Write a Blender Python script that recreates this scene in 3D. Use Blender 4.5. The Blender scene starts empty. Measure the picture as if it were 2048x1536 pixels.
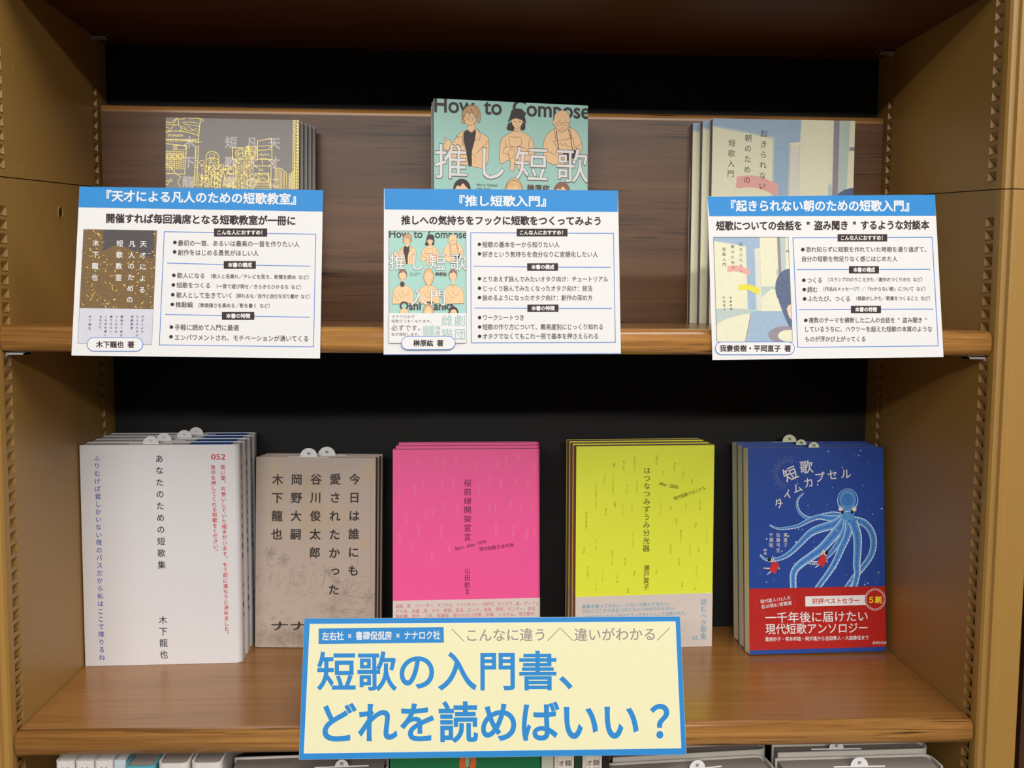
import bpy, bmesh, math, random
import numpy as np
from mathutils import Matrix, Vector
from mathutils.geometry import tessellate_polygon

scene = bpy.context.scene
COL = scene.collection
PI = math.pi
# ------------------------------------------------------------------ camera
CX, CY, CZ, YAW, PIT, ROL, FPX = -0.03044, -0.7088, 0.31309, 0.0479, 0.08325, 0.00733, 1965.17
cam_d = bpy.data.cameras.new('camera'); cam = bpy.data.objects.new('camera', cam_d); COL.objects.link(cam)
fw = Vector((math.sin(YAW)*math.cos(PIT), math.cos(YAW)*math.cos(PIT), -math.sin(PIT)))
rt = Vector((math.cos(YAW), -math.sin(YAW), 0)); up = rt.cross(fw)
r2 = math.cos(ROL)*rt + math.sin(ROL)*up; u2 = -math.sin(ROL)*rt + math.cos(ROL)*up
cam.matrix_world = Matrix(((r2.x, u2.x, -fw.x, CX), (r2.y, u2.y, -fw.y, CY), (r2.z, u2.z, -fw.z, CZ), (0, 0, 0, 1)))
cam_d.sensor_width = 36; cam_d.lens = FPX/2048*36; cam_d.clip_start = .01
scene.camera = cam
# ------------------------------------------------------------------ world, lights, exposure
world = bpy.data.worlds.new('shop_room'); scene.world = world; world.use_nodes = True
bg = world.node_tree.nodes['Background']; bg.inputs[0].default_value = (1.0, .92, .84, 1); bg.inputs[1].default_value = .09

def tube(name, x, y, z, lx, ly, power, target, col=(1.0, .965, .92)):
    l = bpy.data.lights.new(name, 'AREA'); l.shape = 'RECTANGLE'; l.size = lx; l.size_y = ly; l.energy = power; l.color = col
    o = bpy.data.objects.new(name, l); COL.objects.link(o); o.location = (x, y, z)
    o.rotation_euler = (Vector(target)-Vector((x, y, z))).to_track_quat('-Z', 'Y').to_euler()
    return o
# rows of ceiling tubes parallel to the bookcase: two close rows overhead, one row further down the shop
tube('ceiling_tube_near', .9, -1.00, 1.47, 9.0, .024, 50.0, (0, 0, .3))
tube('ceiling_tube_middle', .9, -.88, 1.50, 9.0, .024, 36.0, (0, 0, .3))
tube('ceiling_tube_far', .1, -3.95, 1.50, 3.6, .12, 88.0, (0, 0, .3))
scene.view_settings.view_transform = 'Standard'; scene.view_settings.look = 'None'
scene.view_settings.gamma = 1; scene.view_settings.use_curve_mapping = False
scene.view_settings.exposure = 0.0
scene.cycles.max_bounces = 8

# ------------------------------------------------------------------ materials
def lin(c):
    return tuple(((v/255)/12.92 if v/255 <= .04045 else ((v/255+.055)/1.055)**2.4) for v in c)+(1,)
MATS = {}
def flat(name, rgb, rough=.5, spec=.35, metal=0, var=.03, scale=180, bump=0.0):
    if name in MATS: return MATS[name]
    m = bpy.data.materials.new(name); m.use_nodes = True; nt = m.node_tree; b = nt.nodes['Principled BSDF']
    b.inputs['Roughness'].default_value = rough; b.inputs['Specular IOR Level'].default_value = spec; b.inputs['Metallic'].default_value = metal
    tc = nt.nodes.new('ShaderNodeTexCoord'); n = nt.nodes.new('ShaderNodeTexNoise'); n.inputs['Scale'].default_value = scale; n.inputs['Detail'].default_value = 4
    nt.links.new(tc.outputs['Object'], n.inputs['Vector'])
    cr = nt.nodes.new('ShaderNodeValToRGB'); c = lin(rgb)
    cr.color_ramp.elements[0].color = tuple(v*(1-var) for v in c[:3])+(1,); cr.color_ramp.elements[1].color = tuple(min(1, v*(1+var)) for v in c[:3])+(1,)
    cr.color_ramp.elements[0].position = .3; cr.color_ramp.elements[1].position = .7
    nt.links.new(n.outputs['Fac'], cr.inputs['Fac']); nt.links.new(cr.outputs['Color'], b.inputs['Base Color'])
    if bump:
        bp = nt.nodes.new('ShaderNodeBump'); bp.inputs['Strength'].default_value = bump; bp.inputs['Distance'].default_value = .0006
        nt.links.new(n.outputs['Fac'], bp.inputs['Height']); nt.links.new(bp.outputs['Normal'], b.inputs['Normal'])
    MATS[name] = m; return m

def wood(name, c1, c2, dark, rough, spec, gscale=(2.2, 55, 55), pores=.5, poresc=(14, 700, 700), coat=0, rot=None):
    m = bpy.data.materials.new(name); m.use_nodes = True; nt = m.node_tree; b = nt.nodes['Principled BSDF']; L = nt.links.new; N = nt.nodes.new
    b.inputs['Roughness'].default_value = rough; b.inputs['Specular IOR Level'].default_value = spec; b.inputs['Coat Weight'].default_value = coat; b.inputs['Coat Roughness'].default_value = .25
    tc = N('ShaderNodeTexCoord')
    mp = N('ShaderNodeMapping'); mp.inputs['Scale'].default_value = gscale; L(tc.outputs['Object'], mp.inputs['Vector'])
    n1 = N('ShaderNodeTexNoise'); n1.inputs['Scale'].default_value = 1; n1.inputs['Detail'].default_value = 7; n1.inputs['Roughness'].default_value = .62; n1.inputs['Distortion'].default_value = .5
    L(mp.outputs[0], n1.inputs['Vector'])
    r1 = N('ShaderNodeValToRGB'); e = r1.color_ramp.elements; e[0].position = .3; e[0].color = lin(c2); e[1].position = .68; e[1].color = lin(c1)
    L(n1.outputs['Fac'], r1.inputs['Fac'])
    mp2 = N('ShaderNodeMapping'); mp2.inputs['Scale'].default_value = poresc; L(tc.outputs['Object'], mp2.inputs['Vector'])
    n2 = N('ShaderNodeTexNoise'); n2.inputs['Scale'].default_value = 1; n2.inputs['Detail'].default_value = 3; L(mp2.outputs[0], n2.inputs['Vector'])
    mp3 = N('ShaderNodeMapping'); mp3.inputs['Scale'].default_value = (gscale[0]*1.5, gscale[1]*.5, gscale[2]*.5); mp3.inputs['Location'].default_value = (3, 1, 7); L(tc.outputs['Object'], mp3.inputs['Vector'])
    n3 = N('ShaderNodeTexNoise'); n3.inputs['Scale'].default_value = 1; n3.inputs['Detail'].default_value = 2; L(mp3.outputs[0], n3.inputs['Vector'])
    r2_ = N('ShaderNodeValToRGB'); e = r2_.color_ramp.elements; e[0].position = .56; e[0].color = (0, 0, 0, 1); e[1].position = .66; e[1].color = (1, 1, 1, 1); L(n2.outputs['Fac'], r2_.inputs['Fac'])
    r3 = N('ShaderNodeValToRGB'); e = r3.color_ramp.elements; e[0].position = .42; e[0].color = (0, 0, 0, 1); e[1].position = .6; e[1].color = (1, 1, 1, 1); L(n3.outputs['Fac'], r3.inputs['Fac'])
    mu = N('ShaderNodeMath'); mu.operation = 'MULTIPLY'; L(r2_.outputs['Color'], mu.inputs[0]); L(r3.outputs['Color'], mu.inputs[1])
    mu2 = N('ShaderNodeMath'); mu2.operation = 'MULTIPLY'; L(mu.outputs[0], mu2.inputs[0]); mu2.inputs[1].default_value = pores
    mx = N('ShaderNodeMixRGB'); L(mu2.outputs[0], mx.inputs[0]); L(r1.outputs['Color'], mx.inputs[1]); mx.inputs[2].default_value = lin(dark)
    L(mx.outputs[0], b.inputs['Base Color'])
    bp = N('ShaderNodeBump'); bp.inputs['Strength'].default_value = .05; bp.inputs['Distance'].default_value = .0004; L(n2.outputs['Fac'], bp.inputs['Height']); L(bp.outputs['Normal'], b.inputs['Normal'])
    MATS[name] = m; return m

def pages(name, rgb, rgb2, sc=(0, 2600, 0)):
    m = bpy.data.materials.new(name); m.use_nodes = True; nt = m.node_tree; b = nt.nodes['Principled BSDF']; L = nt.links.new; N = nt.nodes.new
    b.inputs['Roughness'].default_value = .85; b.inputs['Specular IOR Level'].default_value = .1
    tc = N('ShaderNodeTexCoord'); mp = N('ShaderNodeMapping'); mp.inputs['Scale'].default_value = sc; L(tc.outputs['Object'], mp.inputs['Vector'])
    n = N('ShaderNodeTexNoise'); n.inputs['Scale'].default_value = 1; n.inputs['Detail'].default_value = 2; L(mp.outputs[0], n.inputs['Vector'])
    r = N('ShaderNodeValToRGB'); r.color_ramp.elements[0].position = .35; r.color_ramp.elements[1].position = .65
    r.color_ramp.elements[0].color = lin(rgb2); r.color_ramp.elements[1].color = lin(rgb); L(n.outputs['Fac'], r.inputs['Fac']); L(r.outputs[0], b.inputs['Base Color'])
    MATS[name] = m; return m

M_PANEL = flat('tan_painted_steel', (168, 128, 64), .42, .4, var=.04, scale=900, bump=.12)
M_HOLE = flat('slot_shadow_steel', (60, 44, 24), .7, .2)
M_BACK = flat('black_back_panel', (23, 23, 23), .6, .25, var=.06, scale=40)
M_LAM = wood('brown_wood_laminate', (172, 120, 62), (148, 100, 48), (100, 64, 30), .24, .5, gscale=(3, 90, 90), pores=.4, poresc=(16, 520, 520))
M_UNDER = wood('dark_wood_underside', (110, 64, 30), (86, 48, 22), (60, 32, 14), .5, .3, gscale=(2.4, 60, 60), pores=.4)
M_NOSE = wood('varnished_oak_edge', (208, 152, 84), (136, 88, 42), (58, 34, 16), .26, .5, gscale=(5, 170, 170), pores=.95, poresc=(17, 760, 760), coat=.35)
M_BOARD = wood('walnut_laminate', (118, 82, 52), (82, 53, 32), (40, 24, 14), .40, .4, gscale=(3, 70, 70), pores=1.0, poresc=(16, 620, 620))
M_DARKWOOD = wood('dark_brown_wood', (84, 52, 32), (62, 38, 24), (35, 20, 12), .4, .4, gscale=(60, 60, 2))
M_CHROME = flat('nickel_plated_steel', (214, 214, 210), .3, .6, metal=.5)
PAPER = flat('white_card_stock', (236, 235, 235), .55, .25, var=.01)
WHITE = flat('white_print', (238, 237, 237), .55, .25, var=.005)
BLUE = flat('blue_print', (38, 140, 214), .5, .3, var=.02, scale=2500)
INK = flat('dark_brown_ink', (64, 50, 52), .6, .2)
INK2 = flat('light_brown_ink', (92, 80, 82), .6, .2)
LINEB = flat('blue_line_print', (70, 130, 215), .5, .2)
NAVY = flat('navy_print', (50, 55, 95), .6, .2)
BLACK = flat('black_ink', (24, 22, 24), .5, .3)
CREAM = flat('cream_card', (244, 240, 196), .55, .25, var=.01)
GREYT = flat('warm_grey_print', (158, 148, 146), .6, .2)

# ------------------------------------------------------------------ mesh helpers
def tag(o, label=None, cat=None, group=None, kind=None):
    if label: o['label'] = label
    if cat: o['category'] = cat
    if group: o['group'] = group
    if kind: o['kind'] = kind
    return o
def mesh_obj(name, verts, faces, mats, parent=None, idx=None, smooth=False):
    me = bpy.data.meshes.new(name); me.from_pydata([tuple(v) for v in verts], [], faces)
    if not isinstance(mats, (list, tuple)): mats = [mats]
    for m in mats: me.materials.append(m)
    if idx is not None: me.polygons.foreach_set('material_index', idx)
    if smooth: me.polygons.foreach_set('use_smooth', [True]*len(me.polygons))
    me.update()
    o = bpy.data.objects.new(name, me); COL.objects.link(o)
    if parent: o.parent = parent
    return o
def empty(name, mat=None):
    o = bpy.data.objects.new(name, None); o.empty_display_size = .02; COL.objects.link(o)
    if mat is not None: o.matrix_world = mat
    return o
def box_v(x0, x1, y0, y1, z0, z1):
    v = [(x0, y0, z0), (x1, y0, z0), (x1, y1, z0), (x0, y1, z0), (x0, y0, z1), (x1, y0, z1), (x1, y1, z1), (x0, y1, z1)]
    f = [(0, 3, 2, 1), (4, 5, 6, 7), (0, 1, 5, 4), (1, 2, 6, 5), (2, 3, 7, 6), (3, 0, 4, 7)]
    return v, f
def box(name, b, mat, parent=None, bev=0):
    v, f = box_v(*b); o = mesh_obj(name, v, f, mat, parent)
    if bev:
        bm = bmesh.new(); bm.from_mesh(o.data); bmesh.ops.bevel(bm, geom=bm.edges[:], offset=bev, segments=2, affect='EDGES'); bm.to_mesh(o.data); bm.free()
    return o
def join_v(parts):
    V, F = [], []
    for v, f in parts:
        n = len(V); V += list(v); F += [tuple(i+n for i in q) for q in f]
    return V, F
def prism_z(prof, z0, z1):     # closed 2D outline (x,y) CCW extruded in z
    n = len(prof); v = [(x, y, z0) for x, y in prof]+[(x, y, z1) for x, y in prof]
    f = [(i, (i+1) % n, (i+1) % n+n, i+n) for i in range(n)]
    tri = tessellate_polygon([[Vector((x, y, 0)) for x, y in prof]])
    for t in tri:
        a, b_, c = t
        nz = (prof[b_][0]-prof[a][0])*(prof[c][1]-prof[a][1])-(prof[b_][1]-prof[a][1])*(prof[c][0]-prof[a][0])
        if nz < 0: b_, c = c, b_
        f += [(a, c, b_), (a+n, b_+n, c+n)]
    return v, f
def prism_x(prof, x0, x1):     # outline (y,z) extruded in x
    v, f = prism_z(prof, x0, x1); return [(p[2], p[0], p[1]) for p in v], f

# ------------------------------------------------------------------ the bookcase
H = .355; D = .214; ZUP = .2946; ZTOP = .5415; TH = .0188; ZLOW = -.262
case = tag(empty('bookcase'), 'tan steel bookcase frame with slotted side uprights and black back panel', 'bookcase')
box('back_panel', (-.39, .39, D, D+.012, -.40, .80), M_BACK, case)
def seam(y): return .3975+.075*y
SLOT_P = .00965; SF = (-.0012, .0098); SBK = (.180, .1895); SH = .0062; SD = .0042
def slot_z():
    a = []; z = -.082
    while z < .374: a.append((z)); z += SLOT_P
    b = []; z = .4045
    while z < .625: b.append(z); z += SLOT_P
    return a, b
def side_panel(s):
    lo, hi = slot_z(); segs = ((-.40, None, lo), (None, .80, hi))
    root = None
    for k, (za, zb, zs) in enumerate(segs):
        V, F = [], []
        def quad(y0, y1, a, b):   # a,b: z value or 'seam'
            n = len(V); g = .00035*(1 if k else -1)
            zz = lambda q, y: seam(y)+g if q == 'seam' else q
            V.extend([(s*H, y0, zz(a, y0)), (s*H, y1, zz(a, y1)), (s*H, y1, zz(b, y1)), (s*H, y0, zz(b, y0))])
            F.append((n, n+1, n+2, n+3) if s < 0 else (n+3, n+2, n+1, n))
        A = za if za is not None else 'seam'; B = zb if zb is not None else 'seam'
        quad(SF[1], SBK[0], A, B); quad(SBK[1], D, A, B); quad(-.004, SF[0], A, B)
        for (y0, y1) in (SF, SBK):
            prev = A
            for z in zs:
                quad(y0, y1, prev, z); prev = z+SH
            quad(y0, y1, prev, B)
        # rounded corner, front face with raised bead, outer return
        prof = [(H, -.004), (H+.0006, -.0085), (H+.002, -.0105), (H+.0040, -.0112), (H+.0050, -.0118), (H+.0062, -.0142), (H+.0090, -.0146), (H+.0100, -.0130), (H+.0108, -.0118), (H+.0296, -.0118), (H+.0306, -.0108), (H+.0308, .02), (H+.0308, D)]
        for (xa, ya), (xb, yb) in zip(prof, prof[1:]):
            n = len(V); g = .00035*(1 if k else -1)
            z0a = za if za is not None else seam(ya)+g; z0b = za if za is not None else seam(yb)+g
            z1a = zb if zb is not None else seam(ya)+g; z1b = zb if zb is not None else seam(yb)+g
            V.extend([(s*xa, ya, z0a), (s*xb, yb, z0b), (s*xb, yb, z1b), (s*xa, ya, z1a)])
            F.append((n, n+3, n+2, n+1) if s < 0 else (n+1, n+2, n+3, n))
        o = mesh_obj('side_panel', V, F, M_PANEL, case)
        bm = bmesh.new(); bm.from_mesh(o.data); bmesh.ops.remove_doubles(bm, verts=bm.verts[:], dist=1e-5); bm.to_mesh(o.data); bm.free()
        # stamped slots: a pocket that slopes inwards to a dark opening at its foot
        def pocket(w):
            b0, b1 = .0004, .0015      # straight outer jamb, wide bevelled inner jamb
            v = [(0, 0, SH), (0, w, SH), (0, w, 0), (0, 0, 0),
                 (-SD, b0, .0004), (-SD, w-b1, .0004), (-SD, w-b1, -.0022), (-SD, b0, -.0022)]
            f = [(0, 1, 5, 4), (4, 5, 6, 7), (7, 6, 2, 3), (3, 0, 4, 7), (1, 2, 6, 5)]
            mi = [0, 1, 1, 0, 0]
            n = len(v); v += [(0, 0, 0), (0, w, 0), (.0005, w, -.0004), (.0005, 0, -.0004), (0, w, -.0010), (0, 0, -.0010)]
            f += [(n, n+1, n+2, n+3), (n+3, n+2, n+4, n+5)]; mi += [0, 0]
            return v, f, mi
        for (y0, y1) in (SF, SBK):
            v, f, mi = pocket(y1-y0); me = None
            for z in zs:
                pass
                if me is None:
                    vv = [(-s*x if True else x, y, q) for x, y, q in v]
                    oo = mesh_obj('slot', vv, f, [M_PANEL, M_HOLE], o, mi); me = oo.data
                else:
                    oo = bpy.data.objects.new('slot', me); COL.objects.link(oo); oo.parent = o
                oo.location = (s*H, y0, z)
side_panel(-1); side_panel(1)
# punched hole rim and small dents
def disc(n, r): return [(r*math.cos(2*PI*i/n), r*math.sin(2*PI*i/n)) for i in range(n)]
v = []; f = []
ring = disc(24, .0052); ring2 = disc(24, .0042)
for (a, b) in ring: v.append((-H+.0001, .1032+a, .382+b))
for (a, b) in ring2: v.append((-H+.0007, .1032+a, .382+b))
for (a, b) in ring2: v.append((-H+.0002, .1032+a*.93, .382+b*.93))
for i in range(24):
    j = (i+1) % 24; f += [(i, j, 24+j, 24+i), (24+i, 24+j, 48+j, 48+i)]
f.append(tuple(range(48, 72)))
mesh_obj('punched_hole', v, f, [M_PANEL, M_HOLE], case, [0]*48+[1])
def dent(s, y, z, r=.0016):
    vv = [(s*H-s*.0005, y, z)]+[(s*H-s*.00002, y+a, z+b*1.6) for a, b in disc(10, r)]
    ff = [(0, 1+i, 1+(i+1) % 10) if s < 0 else (0, 1+(i+1) % 10, 1+i) for i in range(10)]
    return vv, ff
for s, ds in ((-1, ((.030, .4785), (.0395, .408), (.075, .425), (.062, .392), (.032, .33), (.035, .043))), (1, ((.037, .445), (.046, .406), (.036, .072), (.046, .045), (.05, .18)))):
    for y, z in ds:
        vv, ff = dent(s, y, z); mesh_obj('weld_dimple', vv, ff, M_PANEL, case, smooth=True)
# neighbouring unit: dark wooden end board past the right upright
tag(box('wooden_end_board', (.3895, .41, -.010, D, -.40, .80), M_DARKWOOD), 'dark brown wooden end board of the next unit, beyond the right upright', 'board')

# ------------------------------------------------------------------ shelves
def nose_profile(y, z, t, p=.0072, n=14, e=2.6):
    pr = []
    for i in range(n+1):
        a = -PI/2+PI*i/n
        c, s_ = math.cos(a), math.sin(a)
        pr.append((y-p*abs(c)**(2/e), z-t/2+t/2*math.copysign(abs(s_)**(2/e), s_)))
    return pr
def shelf(z, label, mtop, xl=-H+.0006, xr=H-.0006, depth=D-.0006):
    root = tag(empty('shelf_board', Matrix.Translation((0, 0, z))), label, 'shelf', 'wooden shelf boards of the bookcase')
    v, f = box_v(xl, xr, .0002, depth, -TH, 0)
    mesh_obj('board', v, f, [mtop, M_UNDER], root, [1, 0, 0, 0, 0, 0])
    pr = nose_profile(0, 0, TH)
    pr2 = [(y, q) for y, q in pr]+[(.0002, 0), (.0002, -TH)]
    vv, ff = prism_x(list(reversed(pr2)), xl, xr)
    # reversed outline keeps faces outward
    o = mesh_obj('rounded_edge', vv, ff, M_NOSE, root)
    bm = bmesh.new(); bm.from_mesh(o.data); bmesh.ops.recalc_face_normals(bm, faces=bm.faces[:])
    bm.to_mesh(o.data); bm.free()
    for p in o.data.polygons: p.use_smooth = abs(p.normal.x) < .5
    return root
shelf(0, 'brown wooden shelf carrying the lower row of books, above the bottom books', M_LAM)
shelf(ZUP, 'brown wooden shelf behind the three white cards, carrying the upper books', M_LAM)
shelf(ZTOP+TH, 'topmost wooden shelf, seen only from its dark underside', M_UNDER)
shelf(ZLOW, 'lowest wooden shelf under the cut-off bottom row of books', M_LAM)
# spare shelf board standing upright against the back, rounded edge up
sp = tag(empty('backing_board', Matrix.Translation((0, D-.0195, ZUP+.0002))), 'spare wooden shelf board standing on edge against the black back, behind the upper books', 'shelf board')
box('board', (-.3535, .353, 0, .019, 0, .184), M_BOARD, sp)
prof = []
for i in range(15):
    a = PI*i/14; prof.append((.0095-.0095*math.copysign(abs(math.cos(a))**(2/2.6), math.cos(a)), .184+.0068*abs(math.sin(a))**(2/2.6)))
vv, ff = prism_x(prof, -.3535, .353)
o = mesh_obj('rounded_edge', vv, ff, M_NOSE, sp)
bm = bmesh.new(); bm.from_mesh(o.data); bmesh.ops.recalc_face_normals(bm, faces=bm.faces[:]); bm.to_mesh(o.data); bm.free()

def clip(x, y, z, s, where):
    r = tag(empty('shelf_clip', Matrix.Translation((x, y, z))), 'small shiny metal shelf clip '+where, 'shelf clip', 'metal clips that carry the shelves')
    v = join_v([box_v(*(sorted((0, s*.013))), 0, .009, -.0022, -.0008), box_v(*(sorted((s*.0118, s*.013))), 0, .009, -.0022, .0)])
    mesh_obj('plate', *v, M_CHROME, r)
    mesh_obj('hook', *box_v(*(sorted((-s*.003, s*.0004))), .001, .008, -.0034, -.0006), M_CHROME, r)
clip(-H+.0008, .181, ZTOP-.0001, 1, 'under the top shelf, back left corner')
clip(H-.0008, .181, ZTOP-.0001, -1, 'under the top shelf, back right corner')
clip(-H+.0008, .0005, ZUP-TH-.0001, 1, 'under the front left end of the middle shelf')
clip(H-.0008, .0005, ZUP-TH-.0001, -1, 'under the front right end of the middle shelf')
clip(H-.0008, .181, ZUP-TH-.0001, -1, 'under the back right corner of the middle shelf')

# ------------------------------------------------------------------ flat print on a sheet
def homog(src, dst):
    A = []; b = []
    for (x, y), (u, v_) in zip(src, dst):
        A.append([x, y, 1, 0, 0, 0, -u*x, -u*y]); b.append(u)
        A.append([0, 0, 0, x, y, 1, -v_*x, -v_*y]); b.append(v_)
    h = np.linalg.solve(np.array(A, float), np.array(b, float))
    def f(x, y):
        d = h[6]*x+h[7]*y+1
        return ((h[0]*x+h[1]*y+h[2])/d, (h[3]*x+h[4]*y+h[5])/d)
    return f
GL = {}
def _tmesh(s, off, res=3):
    cu = bpy.data.curves.new('t', 'FONT'); cu.body = s; cu.size = 1; cu.offset = off; cu.resolution_u = res
    o = bpy.data.objects.new('t', cu); COL.objects.link(o)
    dg = bpy.context.evaluated_depsgraph_get(); me = bpy.data.meshes.new_from_object(o.evaluated_get(dg))
    V = [(p.co.x, p.co.y) for p in me.vertices]; F = [tuple(p.vertices) for p in me.polygons]
    bpy.data.objects.remove(o); bpy.data.curves.remove(cu); bpy.data.meshes.remove(me)
    return V, F
def glyph(ch, off, res=3):
    k = (ch, off, res)
    if k not in GL:
        if ch in ' \u3000': GL[k] = ([], [], .5 if ch == ' ' else 1)
        else:
            V, F = _tmesh(ch, 0, res)
            if off > 0:      # bolder: a strip along every outline edge
                cnt = {}
                for q in F:
                    for i in range(len(q)):
                        e = (q[i], q[(i+1) % len(q)]); cnt.setdefault((min(e), max(e)), []).append(e)
                nxt = {es[0][0]: es[0][1] for es in cnt.values() if len(es) == 1}
                V = list(V); F = list(F); seen = set(); kk = 0
                for s0 in list(nxt):
                    p = s0
                    while p in nxt and p not in seen:
                        seen.add(p); r_ = nxt[p]; (x0, y0), (x1, y1) = V[p][:2], V[r_][:2]; p = r_; l = math.hypot(x1-x0, y1-y0)
                        if l < 1e-6: continue
                        tx, ty = (x1-x0)/l*off, (y1-y0)/l*off; a = .45 if l < off*1.6 else .95; n = len(V); d_ = 1+kk % 24; kk += 1
                        V += [(x0-tx*a-ty, y0-ty*a+tx, d_), (x0-tx*a+ty, y0-ty*a-tx, d_), (x1+tx*a+ty, y1+ty*a-tx, d_), (x1+tx*a-ty, y1+ty*a+tx, d_)]; F.append((n, n+1, n+2, n+3))
            if ord(ch) < 0x250:
                a = _tmesh(ch+'|', 0)[0]; b = _tmesh('|', 0)[0]; adv = max(p[0] for p in a)-max(p[0] for p in b)
            else: adv = 1
            GL[k] = (V, F, adv)
    return GL[k]

def clip_poly(P, x0, y0, x1, y1):
    for ax, lim, sg in ((0, x0, 1), (0, x1, -1), (1, y0, 1), (1, y1, -1)):
        o = []
        for i in range(len(P)):
            a, b = P[i-1], P[i]; da, db = (a[ax]-lim)*sg, (b[ax]-lim)*sg
            if (da >= 0) != (db >= 0):
                t = da/(da-db); o.append(tuple(a[k]+(b[k]-a[k])*t for k in (0, 1))+((a[2] if len(a) > 2 else 0),))
            if db >= 0: o.append(tuple(b))
        P = o
        if not P: return []
    return P
class Print:
    """collects flat shapes given in layout units and lays them on the face of a sheet"""
    def __init__(self, root, fmap, rect=None, base=.00012, place=None):
        self.root = root; self.f = fmap; self.L = {}; self.rect = rect; self.base = base; self.place = place or (lambda u, v, d: (u, -d, v)); self.c = [0]; self.cl = None
    def add(self, part, pts, faces, mat, layer=None):
        if layer is None: self.c[0] += 1; layer = self.c[0]
        V, F, MI, MS = self.L.setdefault(part, ([], [], [], []))
        if self.cl:
            P2, F2 = [], []
            for q in faces:
                g = clip_poly([pts[i] for i in q], *self.cl)
                if len(g) > 2: F2.append(tuple(range(len(P2), len(P2)+len(g)))); P2 += g
            pts, faces = P2, F2
        if mat not in MS: MS.append(mat)
        mi = MS.index(mat); n = len(V); d = self.base+layer*.0000034
        for p in pts:
            u, v = self.f(p[0], p[1]); V.append((u, v, d+(p[2]*.0000010 if len(p) > 2 else 0)))
        for q in faces: F.append(tuple(i+n for i in q)); MI.append(mi)
    def poly(self, part, pts, mat, layer=None):
        t = tessellate_polygon([[Vector((x, y, 0)) for x, y in pts]])
        self.add(part, pts, [tuple(q) for q in t], mat, layer)
    def rect_(self, part, x0, y0, x1, y1, mat): self.poly(part, [(x0, y0), (x1, y0), (x1, y1), (x0, y1)], mat)
    def ell(self, part, cx, cy, rx, ry, mat, n=20, rot=0, layer=None):
        c, s = math.cos(rot), math.sin(rot)
        self.poly(part, [(cx+rx*math.cos(a)*c-ry*math.sin(a)*s, cy+rx*math.cos(a)*s+ry*math.sin(a)*c) for a in [2*PI*i/n for i in range(n)]], mat, layer)
    def line(self, part, pts, w, mat, closed=False, layer=None, w2=None):
        P = [np.array(p, float) for p in pts]; n = len(P)
        if closed: P = P+[P[0]]
        L_, R_ = [], []
        for i in range(len(P)):
            if closed:
                a = P[(i-1) % n]; b = P[(i+1) % n]; t1 = P[i]-a if i not in (0, n) else P[0]-P[n-1]; t2 = P[1]-P[0] if i in (0, n) else P[i+1]-P[i] if i+1 < len(P) else P[1]-P[0]
            else:
                t1 = P[i]-P[i-1] if i else P[1]-P[0]; t2 = P[i+1]-P[i] if i < len(P)-1 else t1
            t1 = t1/(np.linalg.norm(t1)+1e-9); t2 = t2/(np.linalg.norm(t2)+1e-9)
            t = t1+t2; t = t/(np.linalg.norm(t)+1e-9); k = 1/max(.45, float(t@t1)); nn = np.array([-t[1], t[0]])
            ww = (w if w2 is None else w+(w2-w)*i/(len(P)-1))/2*k
            L_.append(tuple(P[i]+nn*ww)); R_.append(tuple(P[i]-nn*ww))
        m = len(P); self.add(part, L_+R_, [(i, i+1, m+i+1, m+i) for i in range(m-1)], mat, layer)
    def T(self, s, p0, p1, h, mat, off=0, part='lettering', layer=None, italic=0):
        em = h/.92; G = [glyph(c, off, 9 if h > 100 else 4 if h > 60 else 3) for c in s]; tot = sum(g[2] for g in G); d = np.array(p1, float)-np.array(p0, float); ln = np.linalg.norm(d); d /= ln
        nrm = np.array([d[1], -d[0]]); sx = ln/tot; a = 0; P, F = [], []
        cy = .38 if any(ord(c) > 0x2000 for c in s) else .34
        for V, Fc, adv in G:
            n = len(P)
            for g_ in V:
                x, y = g_[0], g_[1]; q = np.array(p0)+d*((a+x+italic*y)*sx)+nrm*((y-cy)*em); P.append((q[0], q[1], g_[2] if len(g_) > 2 else 0))
            F += [tuple(i+n for i in f) for f in Fc]; a += adv
        self.add(part, P, F, mat, layer)
        if layer is None and part != 'lettering': self.c[0] += 6
    def V(self, s, p0, p1, h, mat, off=0, part='lettering', layer=None, wide=1):
        em = h/.92; P, F = [], []; n_ = max(1, len(s)-1); d = (np.array(p1, float)-np.array(p0, float)); t = d/(np.linalg.norm(d)+1e-9); r = np.array([-t[1], t[0]])*-1
        if r[0] < 0: r = -r
        for k, ch in enumerate(s):
            V, Fc, adv = glyph(ch, off); c = np.array(p0)+d*k/n_; n = len(P)
            for g_ in V:
                x, y = g_[0], g_[1]; a, b = x-adv/2, y-.38
                if ch in 'ー（）「」〜…―': a, b = b, -a
                if ch in '、。': a += .62; b += .6
                if ch in 'っゃゅょッャュョ': a += .1; b += .1
                q = c+r*(a*em*wide)-t*(b*em); P.append((q[0], q[1], g_[2] if len(g_) > 2 else 0))
            F += [tuple(i+n for i in f) for f in Fc]
        self.add(part, P, F, mat, layer)
        if layer is None and part != 'lettering': self.c[0] += 6
    def sub(self, src, dst, cl=None):
        """a nested drawing whose layout corners src sit at dst in this layout"""
        h = homog(src, dst); g = self.f; o = Print(self.root, lambda x, y: g(*h(x, y))); o.L = self.L; o.rect = self.rect; o.c = self.c; o.base = self.base; o.cl = cl; return o
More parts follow.
